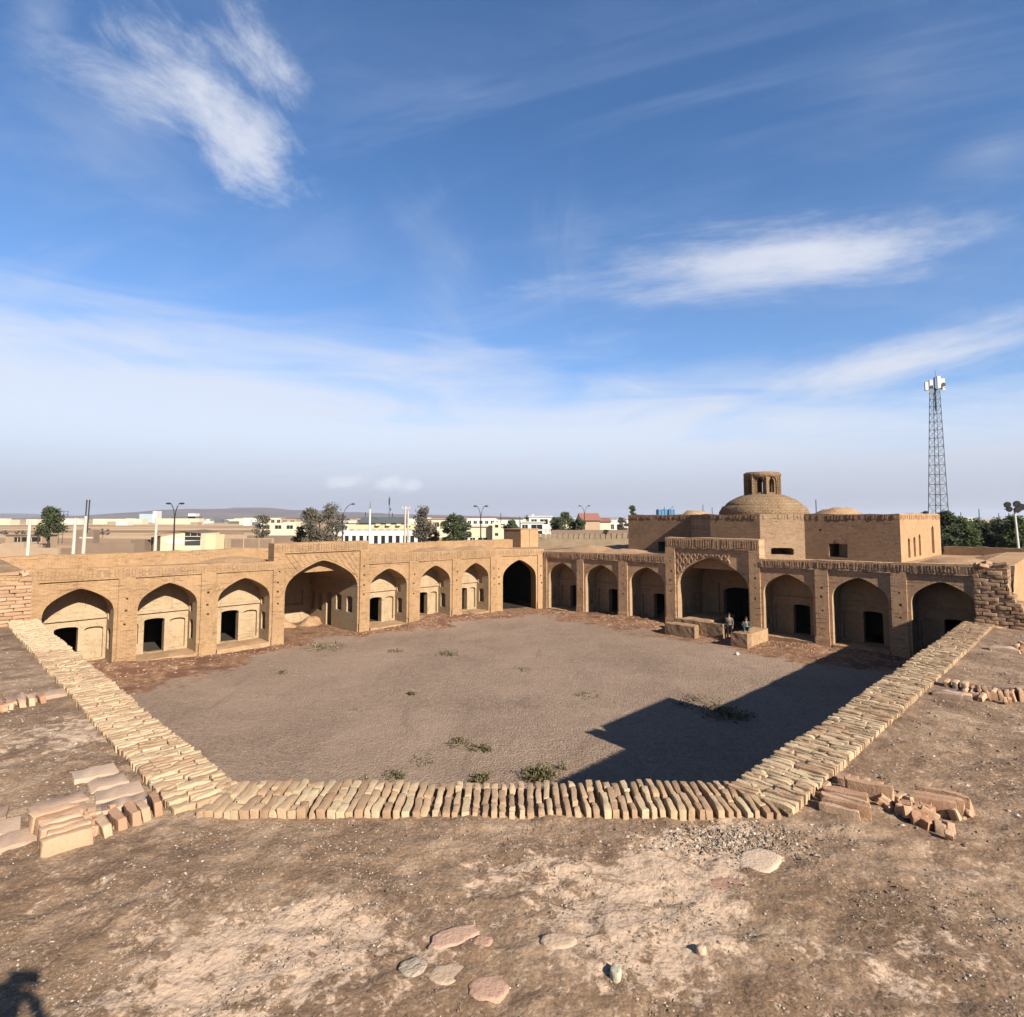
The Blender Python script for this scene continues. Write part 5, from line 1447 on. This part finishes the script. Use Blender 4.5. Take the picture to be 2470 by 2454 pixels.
T(1024, 95, 1222, 1300, 32, 'tall dusty brown tree right of the white school', M_LEAFDRY, n=2000, ls=.17, seed=8, clumps=24, group=G1)
T(1050, 98, 1270, 1312, 26, 'brown low bush between the dusty tree and the green tree', M_LEAFDRY, n=900, ls=.17, seed=18, clumps=12, group=G1)
T(1097, 93, 1239, 1312, 42, 'wide dense dark green tree left of the stair head', M_LEAF, n=3000, ls=.17, seed=9, clumps=30, group=G1)
T(1232, 120, 1256, 1292, 24, 'small dark round tree just above the stair head', M_LEAF, n=1100, ls=.2, seed=10, clumps=14)
T(1272, 190, 1244, 1285, 9, 'thin green poplar beside the white houses', M_LEAF, n=500, ls=.28, seed=11, clumps=10)
T(1362, 130, 1237, 1290, 34, 'tall willow like green tree behind the crenellated wall', M_LEAF, n=2400, ls=.24, seed=12, clumps=26)
T(1398, 128, 1252, 1292, 22, 'lower drooping part tree right of the tall willow like tree', M_LEAF, n=1200, ls=.22, seed=13, clumps=16)
T(1340, 135, 1248, 1290, 16, 'round green tree left of the tall willow like tree', M_LEAF, n=900, ls=.22, seed=23, clumps=12)
T(1500, 125, 1250, 1290, 20, 'dark bare bush at the corner of the brick hall', M_LEAFDRY, n=900, ls=.2, seed=14, clumps=12)
T(1523, 105, 1219, 1270, 11, 'narrow dark green tree rising behind the hall corner', M_LEAF, n=800, ls=.15, seed=15, clumps=12)
T(2230, 75, 1233, 1262, 14, 'small dark bush at the foot of the lattice mast', M_LEAF, n=700, ls=.13, seed=16, clumps=8)
G2 = 'bushy trees behind the right roof'
for k, (px, yt, hw, lab) in enumerate(((2275, 1239, 26, 'dark tree directly under the lattice mast'), (2312, 1256, 34, 'bush right of the lattice mast with yellowish leaves'), (2356, 1262, 36, 'bushy green tree beside the small white hut'),
        (2402, 1260, 36, 'dense dark green tree in the middle of the right grove'), (2440, 1252, 34, 'dense green tree behind the floodlight pole'), (2482, 1256, 40, 'dark tree at the right edge of the photo'), (2335, 1275, 30, 'low bright bush in the front of the grove near the hall'), (2425, 1285, 36, 'low leafy bush left of the floodlight pole'), (2545, 1250, 44, 'tree outside the right edge of the grove'))):
    T(px, 74+1.8*(k % 4), yt-7, 1335, hw*1.15, lab, M_LEAFBR if k % 3 == 1 else M_LEAF, n=4200, ls=.17, seed=40+k, clumps=46, group=G2)
for k, (px, Y, w_) in enumerate(((20, 300, 14), (60, 310, 18), (100, 120, 10), (215, 260, 24), (255, 255, 22))):
    T(px, Y, 1276 if k > 2 else 1280, 1290, w_, ['dry scrub by the mud walls far left', 'dry scrub behind the low mud house', 'dry bush under the green bushy tree', 'dark scrub line left of the leaning pole', 'dark scrub line right of the leaning pole'][k], M_LEAFDRY, n=350, ls=.3, seed=60+k, clumps=9, name='bush')

# ------------------------------------------------------------------ poles, lamps, mast
def taper_pole(px, Y, ytop, label, r0, r1, lean=0., m=None, group=None, name='utility_pole', extra=None, cat='pole'):
    x = at(px, Y); zt = hz(ytop, Y)
    t = thing(name, (x, Y, -.35), label, cat, group)
    mb = MB(); top = Vector((x+lean, Y, zt)); mb.tube([(x, Y, -.35), top], [r0, r1], 8)
    mb.build('pole', m or M_CONC, t)
    if extra: extra(t, top)
    return t
taper_pole(75, 70, 1255, 'short pale pole at the far left of the roof line', .26, .15, .15, group='pale concrete poles')
taper_pole(184, 70, 1250, 'middle pale pole with a bracket, left of the tall leaning pole', .24, .15, .15, group='pale concrete poles')
def topbeam(t, top):
    mb = MB(); mb.tube([top+Vector((-.12, 0, -2.0)), top+Vector((.02, 0, 1.9-.0))], [.07, .09], 4)
    mb.tube([top+Vector((.22, 0, -2.0)), top+Vector((.34, 0, 1.9))], [.07, .09], 4); mb.build('channel', M_BLACK, t)
    mb = MB(); mb.box(lambda a, b, c: top+Vector((a, b, c)), -.6, .9, -.08, .08, -2.6, -2.45); mb.build('crossarm', M_CONC, t)
taper_pole(207, 70, 1245, 'tallest leaning pole with a dark double beam on its top', .24, .17, .25, group='pale concrete poles', extra=topbeam)
taper_pole(380, 75, 1250, 'pale pole in front of the mud shed', .26, .15, .1, group='pale concrete poles')
def wires(t, top):
    mb = MB(); mb.tube([top+Vector((0, 0, -.9)), top+Vector((.9, .4, -1.4))], .03, 4); mb.tube([top, top+Vector((0, 0, 1.0))], [.05, .02], 5); mb.build('bracket', M_STEEL, t)
taper_pole(893, 80, 1228, 'white slim pole in front of the white school', .16, .12, .05, M_WHITE, group='pale concrete poles', extra=wires)
def cross(t, top):
    mb = MB(); mb.box(lambda a, b, c: top+Vector((a, b, c)), -.5, .75, -.06, .06, -.35, -.22); mb.build('crossarm', M_CONC, t)
    for a in (-.45, .1, .7):
        mb = MB(); mb.tube([top+Vector((a, 0, -.22)), top+Vector((a, 0, .05))], .05, 6); mb.build('insulator', M_WHITE, t)
taper_pole(978, 95, 1222, 'left post of the concrete double pole beside the school', .2, .13, .05, group='pale concrete poles', extra=cross)
taper_pole(985, 95, 1232, 'right post of the concrete double pole beside the school', .2, .13, .05, group='pale concrete poles')
def street_lamp(px, Y, ytop, label, arms=2, span=1.1, m=None, flip=1):
    x = at(px, Y); zt = hz(ytop, Y); m = m or M_BLACK
    t = thing('street_lamp', (x, Y, -.35), label, 'street lamp', 'street lamps beyond the roofs')
    mb = MB(); mb.tube([(x, Y, -.35), (x, Y, zt-1.6)], [.13, .08], 8); mb.build('pole', m, t)
    for s in ((-1, 1) if arms == 2 else (flip,)):
        mb = MB(); mb.tube([(x, Y, zt-1.8), (x+s*.25*span, Y, zt-1.0), (x+s*.6*span, Y, zt-.45), (x+s*span, Y, zt-.15)], [.06, .05, .05, .04], 6)
        a = mb.build('arm', m, t)
        mb = MB(); mb.lathe((x+s*(span+.28), Y, zt-.16), [(.05, -.1), (.28, -.05), (.3, .05), (.12, .13)], 8); mb.build('lamp_head', m, a)
    return t
street_lamp(425, 70, 1212, 'black double arm street lamp left of the bare hill', 2, .5)
street_lamp(829, 90, 1214, 'dark single arm street lamp among the bare poplars', 1, 1.2)
street_lamp(1160, 90, 1219, 'slender double arm street lamp above the cream house', 2, .55)
street_lamp(1409, 130, 1219, 'slender double arm street lamp above the red roofed house', 2, .75)
x = at(940, 180); zt = hz(1197, 180)
t = thing('radio_mast', (x, 180, -.35), 'very thin radio mast with small antennas above the school', 'mast')
mb = MB(); mb.tube([(x, 180, -.35), (x, 180, zt)], [.16, .07], 6); mb.build('pole', M_STEEL, t)
mb = MB(); mb.box(XYZ, x-.22, x+.22, 179.9, 180.1, zt-2.6, zt-.6); mb.box(XYZ, x+.2, x+.5, 179.9, 180.1, zt-4.4, zt-3.6); mb.build('antenna', M_STEEL, t)
for px, Y, yt, lab in ((883, 150, 1236, 'dark thin post left of the white slim pole'), (948, 150, 1238, 'dark thin post behind the dark school roof'), (1208, 170, 1238, 'thin dark post over the white houses'), (1254, 150, 1246, 'blue grey post beside the thin poplar'),
        (1694, 160, 1218, 'thin cross topped post beyond the brick hall'), (1716, 160, 1224, 'short thin post right of the cross topped post'), (1966, 120, 1206, 'thin post left of the small dome'), (2357, 140, 1228, 'tall dark post with lamp above the grove'),
        (2313, 170, 1236, 'faint thin post right of the lattice mast'), (2404, 170, 1238, 'faint post in the middle of the far skyline'), (2428, 150, 1238, 'dark post left of the floodlight'), (2438, 170, 1240, 'thin grey post beside the floodlight')):
    taper_pole(px, Y, yt, lab, .12, .09, 0, M_STEEL if px > 1600 else M_BARK, 'thin posts on the skyline')
# floodlight
x, Y = 59.2, 70.0; zt = 9.1
t = thing('floodlight_pole', (x, Y, -.35), 'white floodlight pole with black lamp cluster at the right edge', 'floodlight')
mb = MB(); mb.tube([(x, Y, -.35), (x-.45, Y, zt)], [.16, .10], 8); mb.build('pole', M_WHITE, t)
for dx_, dz_, r in ((-1.35, .35, .38), (-1.15, -.15, .33), (-.25, .45, .40), (.25, .1, .42), (-.2, -.2, .38)):
    mb = MB(); c = Vector((x-.1+dx_, Y-.15, zt+.2+dz_))
    mb.tube([c+Vector((0, -.18, -.05)), c, c+Vector((0, .25, .06))], [r, r*.95, r*.45], 12); mb.build('lamp_head', M_BLACK, t)
mb = MB(); mb.box(XYZ, x-1.6, x+.3, Y-.05, Y+.05, zt-.02, zt+.06); mb.build('crossarm', M_BLACK, t)
# lattice mast
Y0 = 110.0; zb, ztop_ = -.35, hz(940, Y0)
t = thing('lattice_mast', (78.0, Y0, zb), 'tall steel lattice phone mast with white antennas behind the hall', 'mast')
xt = 78.75; xb = 78.15; wt, wb = .80, 1.85; ang = .42
def leg(k, z):
    f = (z-zb)/(ztop_-zb); w_ = (wb+(wt-wb)*f); a = ang+PI/4+k*PI/2
    return Vector((xb+(xt-xb)*f+w_*math.cos(a), Y0+w_*math.sin(a), z))
for k in range(4):
    mb = MB(); mb.tube([leg(k, zb), leg(k, ztop_)], [.08, .06], 5); mb.build('leg', M_STEEL, t)
mb = MB(); z = zb; lev = [zb]
while lev[-1] < ztop_-1.2: lev.append(lev[-1]+2.3*(1-.45*(lev[-1]-zb)/(ztop_-zb)))
for z0, z1 in zip(lev, lev[1:]):
    for k in range(4):
        a, b = leg(k, z0), leg((k+1) % 4, z1); c, d = leg((k+1) % 4, z0), leg(k, z1)
        mb.tube([a, b], .026, 4, False); mb.tube([c, d], .026, 4, False); mb.tube([d, b], .034, 4, False)
mb.build('bracing', M_STEEL, t, kind='stuff')
mb = MB(); mb.tube([(xt, Y0, ztop_-4), (xt, Y0, ztop_+2.3)], .12, 6); mb.tube([(xt+.25, Y0, ztop_+2), (xt+.25, Y0, hz(893, Y0))], .03, 4); mb.build('top_pole', M_STEEL, t)
mb = MB(); lpts = [leg(k, ztop_) for k in range(4)]; mb.quad(*lpts)
for k in range(4): mb.tube([leg(k, ztop_), Vector((xt+1.7*math.cos(k*PI/2+.6), Y0+1.7*math.sin(k*PI/2+.6), ztop_+.1))], .06, 4)
mb.build('antenna_frame', M_STEEL, t)
for ax, ay, h0, h1, w_ in ((-1.75, -.3, -.2, 1.3, .28), (-.15, -1.3, 0, 2.2, .3), (.9, -.6, .1, 1.9, .18), (1.45, -.2, -.1, 2.0, .26), (.3, 1.4, 0, 2.1, .3)):
    mb = MB(); mb.box(XYZ, xt+ax-w_, xt+ax+w_, Y0+ay-.15, Y0+ay+.15, ztop_+h0, ztop_+h1); mb.build('antenna', M_WHITE, t)
mb = MB(); mb.tube([(xt-1.3, Y0-1.0, ztop_-.5), (xt-1.3, Y0-.6, ztop_-.5)], [.5, .1], 12); mb.build('dish', M_STEEL, t)
mb = MB(); mb.tube([(xt+.9, Y0-1.1, ztop_+.7), (xt+.9, Y0-.8, ztop_+.7)], [.4, .1], 12); mb.build('dish', M_BLACK, t)

# ------------------------------------------------------------------ houses and walls beyond
def house(px0, px1, ytop, Y, depth, label, m, name='house', roof=None, wins=(), rows=None, group=None, cat='building', base=-.35, gable=0., pane=None, trim=None):
    """box building between two columns; wins: (x0,x1,z0,z1) as fractions of the front"""
    x0, x1 = at(px0, Y), at(px1, Y); z1 = hz(ytop, Y); z0 = base
    t = thing(name, ((x0+x1)/2, Y+depth/2, z0), label, cat, group)
    F = lambda s, z, d: Vector((x0+(x1-x0)*s, Y+d, z0+(z1-z0)*z))
    if rows:
        n, zs = rows; wins = list(wins)
        for za, zb_ in zs:
            for i in range(n):
                wins.append(((i+.22)/n, (i+.78)/n, za, zb_))
    mb = MB()
    mb.holes(F, [(0, 0), (1, 0), (1, 1), (0, 1)], [([(a, c), (b, c), (b, d), (a, d)], .25, False) for a, b, c, d in wins])
    mb.quad(F(0, 0, 0), F(0, 1, 0), F(0, 1, depth), F(0, 0, depth)); mb.quad(F(1, 0, 0), F(1, 1, 0), F(1, 1, depth), F(1, 0, depth)); mb.quad(F(0, 0, depth), F(1, 0, depth), F(1, 1, depth), F(0, 1, depth))
    mb.quad(F(0, 1, 0), F(1, 1, 0), F(1, 1, depth), F(0, 1, depth))
    w = mb.build('wall', m, t)
    for a, b, c, d in wins:
        wm = MB(); wm.quad(F(a, c, .25), F(b, c, .25), F(b, d, .25), F(a, d, .25)); o = wm.build('window', pane or M_PANE, t)
        if (b-a)*(x1-x0) > .9 and (px1-px0)*(b-a) > 5:
            mm = MB(); xm = (a+b)/2; e = .05/(x1-x0)
            mm.box(lambda s, z, d_: F(s, z, d_), xm-e, xm+e, c, d, .17, .24); mm.build('mullion', trim or M_CREAMW, o)
    if roof:
        rm = MB(); e = .4/(x1-x0); h = .25/(z1-z0)
        if gable:
            g = gable/(z1-z0); ov = .5
            rm.add([F(-e, 1.0, -ov), F(1+e, 1.0, -ov), F(1+e, 1+g, depth*.5), F(-e, 1+g, depth*.5), F(1+e, 1.0, depth+ov), F(-e, 1.0, depth+ov)], ((0, 1, 2, 3), (3, 2, 4, 5), (0, 3, 5), (1, 4, 2)))
        else: rm.box(lambda s, z, d_: F(s, z, d_), -e, 1+e, 1.002, 1+h, -.35, depth+.35)
        rm.build('roof', roof, t)
    return t
# white and yellow school in two steps
house(830, 1022, 1281, 118, 10, 'long white school building with tall windows behind the left roof', M_WHITE, 'school', None, rows=(11, ((.46, .84),)), pane=M_PANE)
house(842, 1000, 1267, 130, 9, 'upper cream and yellow storey behind the white school', M_YELLOW, 'school', None, rows=(9, ((.66, .86),)))
house(868, 968, 1262, 142, 9, 'dark roofed hall behind the yellow storey', M_CREAMW, 'hall', M_GREYR, gable=1.4)
for k in range(4):
    house(908+k*25, 917+k*25, 1264, 129.4, 1.0, ['first', 'second', 'third', 'fourth'][k]+' small yellow parapet block from the left on the yellow storey', M_YELLOW, 'parapet_block', None, group='parapet blocks on the school', cat='parapet', base=hz(1269, 129.4))
# cream house with dark openings, white houses
house(1133, 1216, 1271, 135, 10, 'cream house with wide dark windows left of the stair head', M_CREAMW, 'house', M_CREAMW, wins=((.02, .16, .22, .62), (.25, .52, .22, .62)))
house(1188, 1208, 1260, 133, 4, 'narrow cream tower block on the cream house', M_CREAMW, 'house', None, wins=((.3, .7, .84, .92), (.3, .7, .6, .68)))
house(1126, 1250, 1249, 230, 14, 'long white terrace house behind the cream house', M_WHITE, 'house', M_REDR, rows=(9, ((.72, .86),)))
house(1200, 1262, 1252, 190, 12, 'white house with grey flat roof above the small dark tree', M_WHITE, 'house', M_GREYR, wins=((.1, .3, .6, .8), (.5, .75, .6, .8)))
house(1256, 1312, 1261, 165, 9, 'lower white villa with deep dark balconies', M_WHITE, 'villa', M_WHITE, wins=((.06, .3, .58, .92), (.45, .92, .56, .92), (.1, .35, .2, .45), (.5, .9, .2, .45)))
house(1276, 1329, 1247, 172, 9, 'upper white villa storey with terrace', M_WHITE, 'villa', M_WHITE, wins=((.1, .35, .74, .92), (.5, .85, .76, .92)))
house(1283, 1288, 1241, 172.5, 1.5, 'small white roof box on the upper villa', M_WHITE, 'chimney', None, cat='chimney', base=hz(1247, 172.5))
t = thing('concrete_frame', (at(1318, 150), 150, -.35), 'unfinished pale concrete porch frame beside the crenellated wall', 'frame')
mb = MB()
for px in (1316, 1326): mb.box(XYZ, at(px, 150)-.2, at(px, 150)+.2, 150, 150.4, -.35, hz(1276, 150))
mb.build('column', M_CONC, t)
mb = MB(); mb.box(XYZ, at(1270, 150), at(1329, 150), 149.8, 150.6, hz(1281, 150), hz(1277, 150)); mb.build('beam', M_CONC, t)
mb = MB(); mb.box(XYZ, at(1324, 150)-.1, at(1328.5, 150), 150.02, 150.38, hz(1277, 150), hz(1256, 150)); mb.build('column', M_CONC, t)
house(1404, 1446, 1256, 160, 12, 'brown house with red pitched roof behind the willow like tree', M_TAN, 'house', M_REDR, gable=2.0)
house(1432, 1472, 1259, 170, 12, 'pale house with red roof right of the brown house', M_CREAMW, 'house', M_REDR, gable=1.2, wins=((.2, .35, .5, .7), (.6, .8, .5, .7)))
house(1466, 1500, 1254, 200, 10, 'white house at the corner of the brick hall', M_WHITE, 'house', None, wins=((.15, .4, .6, .8), (.6, .85, .6, .8)))
house(1330, 1515, 1279, 110, 1, 'low dark garden wall behind the crenellated wall', M_BROWNW, 'garden_wall', None, cat='wall')
house(2328, 2350, 1249, 150, 6, 'small white hut on the skyline above the grove', M_WHITE, 'hut', None)
# blue water tank beyond the hall
t = thing('water_tank', (at(1606, 120), 120, -.35), 'bright blue water tank on a frame above the hall roof', 'tank')
mb = MB(); mb.box(XYZ, at(1588, 120), at(1625, 120), 120, 122.4, hz(1246, 120), hz(1229, 120)); mb.build('tank', M_BLUE, t)
for k in range(6):
    mb = MB(); xx = at(1588+k*7.4, 120); mb.box(XYZ, xx-.07, xx+.07, 119.9, 119.99, hz(1246, 120), hz(1229, 120)); mb.build('rib', M_BLUE, t)
mb = MB(); mb.box(XYZ, at(1592, 120), at(1621, 120), 120.2, 122.2, -.35, hz(1246, 120)); mb.build('stand', M_STEEL, t)
mb = MB(); mb.tube([(at(1612, 120), 119.7, hz(1246, 120)), (at(1613, 120), 119.7, hz(1229, 120)), (at(1622, 120), 119.7, hz(1222, 120))], .12, 6); mb.tube([(at(1601, 120), 119.8, hz(1229, 120)), (at(1601, 120), 119.8, hz(1223, 120))], .1, 6); mb.build('pipe', M_BLUE, t)
# mud shed with tin roof
S0 = 128
t = thing('mud_shed', (at(420, S0), S0+4, -.35), 'tumbledown shed with torn dark roof and black window opening in the fields', 'shed')
Fs = lambda px, py, d: Vector((at(px, S0), S0+d, hz(py, S0)))
mb = MB()
mb.add([Fs(393, 1345, 0), Fs(490, 1345, 0), Fs(490, 1287, 0), Fs(452, 1283, 0), Fs(393, 1296, 0)], ((0, 1, 2, 3, 4),))
mb.add([Fs(490, 1345, 0), Fs(490, 1345, 8), Fs(490, 1287, 8), Fs(490, 1287, 0)], ((0, 1, 2, 3),)); mb.build('wall', M_CREAMW, t)
mb = MB(); mb.add([Fs(350, 1345, 3), Fs(393, 1345, .02), Fs(393, 1292, .02), Fs(350, 1298, 3)], ((0, 1, 2, 3),)); mb.add([Fs(350, 1345, 3), Fs(350, 1298, 3), Fs(360, 1298, 9), Fs(360, 1345, 9)], ((0, 1, 2, 3),)); mb.build('side_wall', M_BROWNW, t)
mb = MB(); mb.add([Fs(343, 1293, 1), Fs(365, 1291, -.8), Fs(453, 1281, -.6), Fs(453, 1279, 8), Fs(375, 1287, 9), Fs(352, 1290, 6)], ((0, 1, 2, 3, 4, 5),)); mb.add([Fs(453, 1281, -.6), Fs(491, 1286, -.5), Fs(491, 1285, 8), Fs(453, 1279, 8)], ((0, 1, 2, 3),)); mb.build('roof', M_RUST, t)
mb = MB(); mb.add([Fs(452, 1284.5, -.06), Fs(490, 1288, -.06), Fs(489, 1303, -.06), Fs(452, 1303, -.06)], ((0, 1, 2, 3),)); w = mb.build('window', M_BLACK, t)
mb = MB(); mb.add([Fs(452, 1293.5, -.1), Fs(489, 1293.5, -.1), Fs(489, 1295, -.1), Fs(452, 1295, -.1)], ((0, 1, 2, 3),)); mb.add([Fs(464.5, 1286, -.12), Fs(465.5, 1286, -.12), Fs(465.5, 1294, -.12), Fs(464.5, 1294, -.12)], ((0, 1, 2, 3),)); mb.add([Fs(481, 1287.5, -.12), Fs(482, 1287.5, -.12), Fs(482, 1294, -.12), Fs(481, 1294, -.12)], ((0, 1, 2, 3),)); mb.build('window_frame', M_CREAMW, w)
mb = MB(); mb.add([Fs(452, 1306, -.06), Fs(489, 1304, -.06), Fs(489, 1316, -.06), Fs(452, 1316, -.06)], ((0, 1, 2, 3),)); mb.build('shutter', M_STEEL, t)
mb = MB(); mb.add([Fs(409, 1299, -.06), Fs(450, 1299, -.06), Fs(450, 1312, -.06), Fs(409, 1312, -.06)], ((0, 1, 2, 3),)); mb.build('whitewash_panel', M_WHITE, t)
house(490, 525, 1290, 130, 4, 'yellowish plastered wall right of the shed', M_YELLOW, 'garden_wall', None, cat='wall')
house(322, 356, 1303, 128, 2, 'grey rubble stub left of the shed', M_BROWNW, 'garden_wall', None, cat='wall')
house(185, 330, 1311, 122, .6, 'long dark brown mud wall left of the shed', M_BROWNW, 'garden_wall', None, cat='wall')
t = thing('panel_fence', (at(592, 140), 140, -.35), 'brown fence of square panels between posts right of the shed', 'fence')
mb = MB(); mb.box(XYZ, at(522, 140), at(664, 140), 140, 140.3, -.35, hz(1299, 140)); mb.build('base_wall', M_TAN, t)
for px0, px1 in ((531, 548), (563, 591), (595, 628), (632, 660)):
    mb = MB(); mb.box(XYZ, at(px0, 140), at(px1, 140), 139.9, 140.05, hz(1320, 140), hz(1300.5, 140)); mb.build('panel', M_BROWNW, t)
for px in (550, 560, 593, 630, 661):
    mb = MB(); mb.box(XYZ, at(px, 140)-.14, at(px, 140)+.14, 139.8, 140.1, -.35, hz(1298, 140)); mb.build('post', M_TAN, t)
house(540, 640, 1290, 210, .8, 'long low tan field wall behind the panel fence', M_TAN, 'field_wall', None, cat='wall')
house(600, 720, 1292, 180, .8, 'low grey field wall left of the poplars', M_BROWNW, 'field_wall', None, cat='wall')
house(470, 590, 1281, 260, .8, 'brown field wall behind the shed', M_BROWNW, 'field_wall', None, cat='wall')
house(0, 100, 1313, 110, 3, 'roofless mud house at the far left edge', M_TAN, 'mud_house', None, cat='house')
house(14, 66, 1310, 105, .6, 'low broken mud wall in front of the roofless mud house', M_TAN, 'garden_wall', None, cat='wall')
house(22, 110, 1292, 150, 5, 'low mud house with dark openings at the far left', M_TAN, 'mud_house', M_BROWNW, wins=((.22, .4, .6, .9), (.42, .95, .62, .9)), cat='house')
house(190, 232, 1278, 200, 3, 'dark ruined stable behind the poles', M_BROWNW, 'ruin', None, cat='ruin')
t = thing('billboard_frame', (at(152, 200), 200, -.35), 'empty steel billboard frame right of the green bushy tree', 'frame')
mb = MB()
for px in (138, 148, 158, 168): mb.box(XYZ, at(px, 200)-.06, at(px, 200)+.06, 200, 200.1, -.35 if px in (148, 158) else hz(1247, 200), hz(1234, 200))
mb.build('upright', M_STEEL, t)
mb = MB()
for py in (1234, 1242): mb.box(XYZ, at(137, 200), at(169, 200), 199.95, 200.15, hz(py, 200)-.06, hz(py, 200)+.06)
mb.build('rail', M_STEEL, t)
house(-30, 150, 1322, 96, .5, 'tan mud wall running along behind the left roof', M_TAN, 'garden_wall', None, cat='wall')
# far warehouses and town
WH = 'far pale warehouses and compound walls'
for k, (p0, p1, yt, yb, m, lab, cat) in enumerate(((-40, 31, 1254, 1267, M_CREAMW, 'far cream warehouse with rounded roof at the left edge', 'warehouse'), (69, 95, 1253, 1266, M_CREAMW, 'far cream block left of the bushy tree', 'warehouse'), (157, 195, 1251, 1265, M_CREAMW, 'far cream wall piece right of the bushy tree', 'wall'),
        (229, 347, 1252, 1265, M_CREAMW, 'long far cream compound wall behind the leaning pole', 'wall'), (384, 484, 1251, 1265, M_CREAMW, 'long far cream compound wall behind the black street lamp', 'wall'), (372, 382, 1233, 1262, M_WHITE, 'tall narrow white silo on the far plain', 'silo'),
        (457, 475, 1239, 1250, M_WHITE, 'white domed tank on the far plain', 'tank'), (417, 482, 1246, 1252, M_GREYR, 'low grey shed roof in front of the white domed tank', 'warehouse'), (340, 372, 1240, 1252, M_PALEBLUE, 'pale blue tower works at the foot of the hill', 'warehouse'), (590, 632, 1249, 1264, M_WHITE, 'far white warehouse with blue roof', 'warehouse'))):
    Y = 1438.7*8.45/max(yb-1250, 11)
    t = house(p0, p1, yt, Y, 14, lab, m, 'far_building', M_BLUE if k == 9 else None, group=WH, cat=cat)
rnd = random.Random(31)
for k in range(46):
    px = rnd.choice((rnd.uniform(660, 720), rnd.uniform(830, 1000), rnd.uniform(1000, 1140), rnd.uniform(1140, 1330), rnd.uniform(1330, 1520)))
    Y = rnd.uniform(260, 560); x = at(px, Y); w_ = rnd.uniform(7, 16); h = rnd.uniform(4, 8.6); pxw = w_/Y*1438.7/2
    mt = rnd.choice((M_WHITE, M_CREAMW, M_CREAMW, M_TAN, M_WHITE))
    house(px-pxw, px+pxw, 1250-(h-8.1)/Y*1438.7, Y, 9, 'small pale town house in the strip beyond the near trees and school', mt, 'town_house', rnd.choice((None, None, M_GREYR, M_REDR)), rows=(rnd.choice((2, 3, 4)), ((.58, .84),)), group='houses of the nearer town', gable=0)
rnd = random.Random(77)
for k in range(110):
    px = rnd.choice((rnd.uniform(-60, 520), rnd.uniform(480, 760), rnd.uniform(820, 1010), rnd.uniform(1100, 1330), rnd.uniform(1380, 1560)))
    Y = rnd.uniform(650, 1700); h = rnd.uniform(3, 7.5); w_ = rnd.uniform(6, 22)
    t0 = at(px, Y)
    mb = MB(); mb.box(XYZ, t0-w_/2, t0+w_/2, Y, Y+10, -.35, h)
    mb.build('far_house', rnd.choice((M_WHITE, M_WHITE, M_CREAMW, M_CREAMW, M_TAN, M_GREYR)), None, label='tiny pale building of the far town at the foot of the hill', cat='building', group='buildings of the far town', loc=(t0, Y+5, -.35))

# ------------------------------------------------------------------ air
mb = MB(); mb.box(XYZ, -8800, 8800, -900, 8800, -3.0, 115.0)
hm = bpy.data.materials.new('haze_air'); hm.use_nodes = True
ht = hm.node_tree; ht.nodes.remove(ht.nodes['Principled BSDF'])
pv = ht.nodes.new('ShaderNodeVolumePrincipled'); pv.inputs['Density'].default_value = 7.0e-5; pv.inputs['Color'].default_value = (.78, .82, .90, 1); pv.inputs['Anisotropy'].default_value = .2
ht.links.new(pv.outputs[0], ht.nodes['Material Output'].inputs['Volume'])
mb.build('haze', hm, None, kind='stuff')
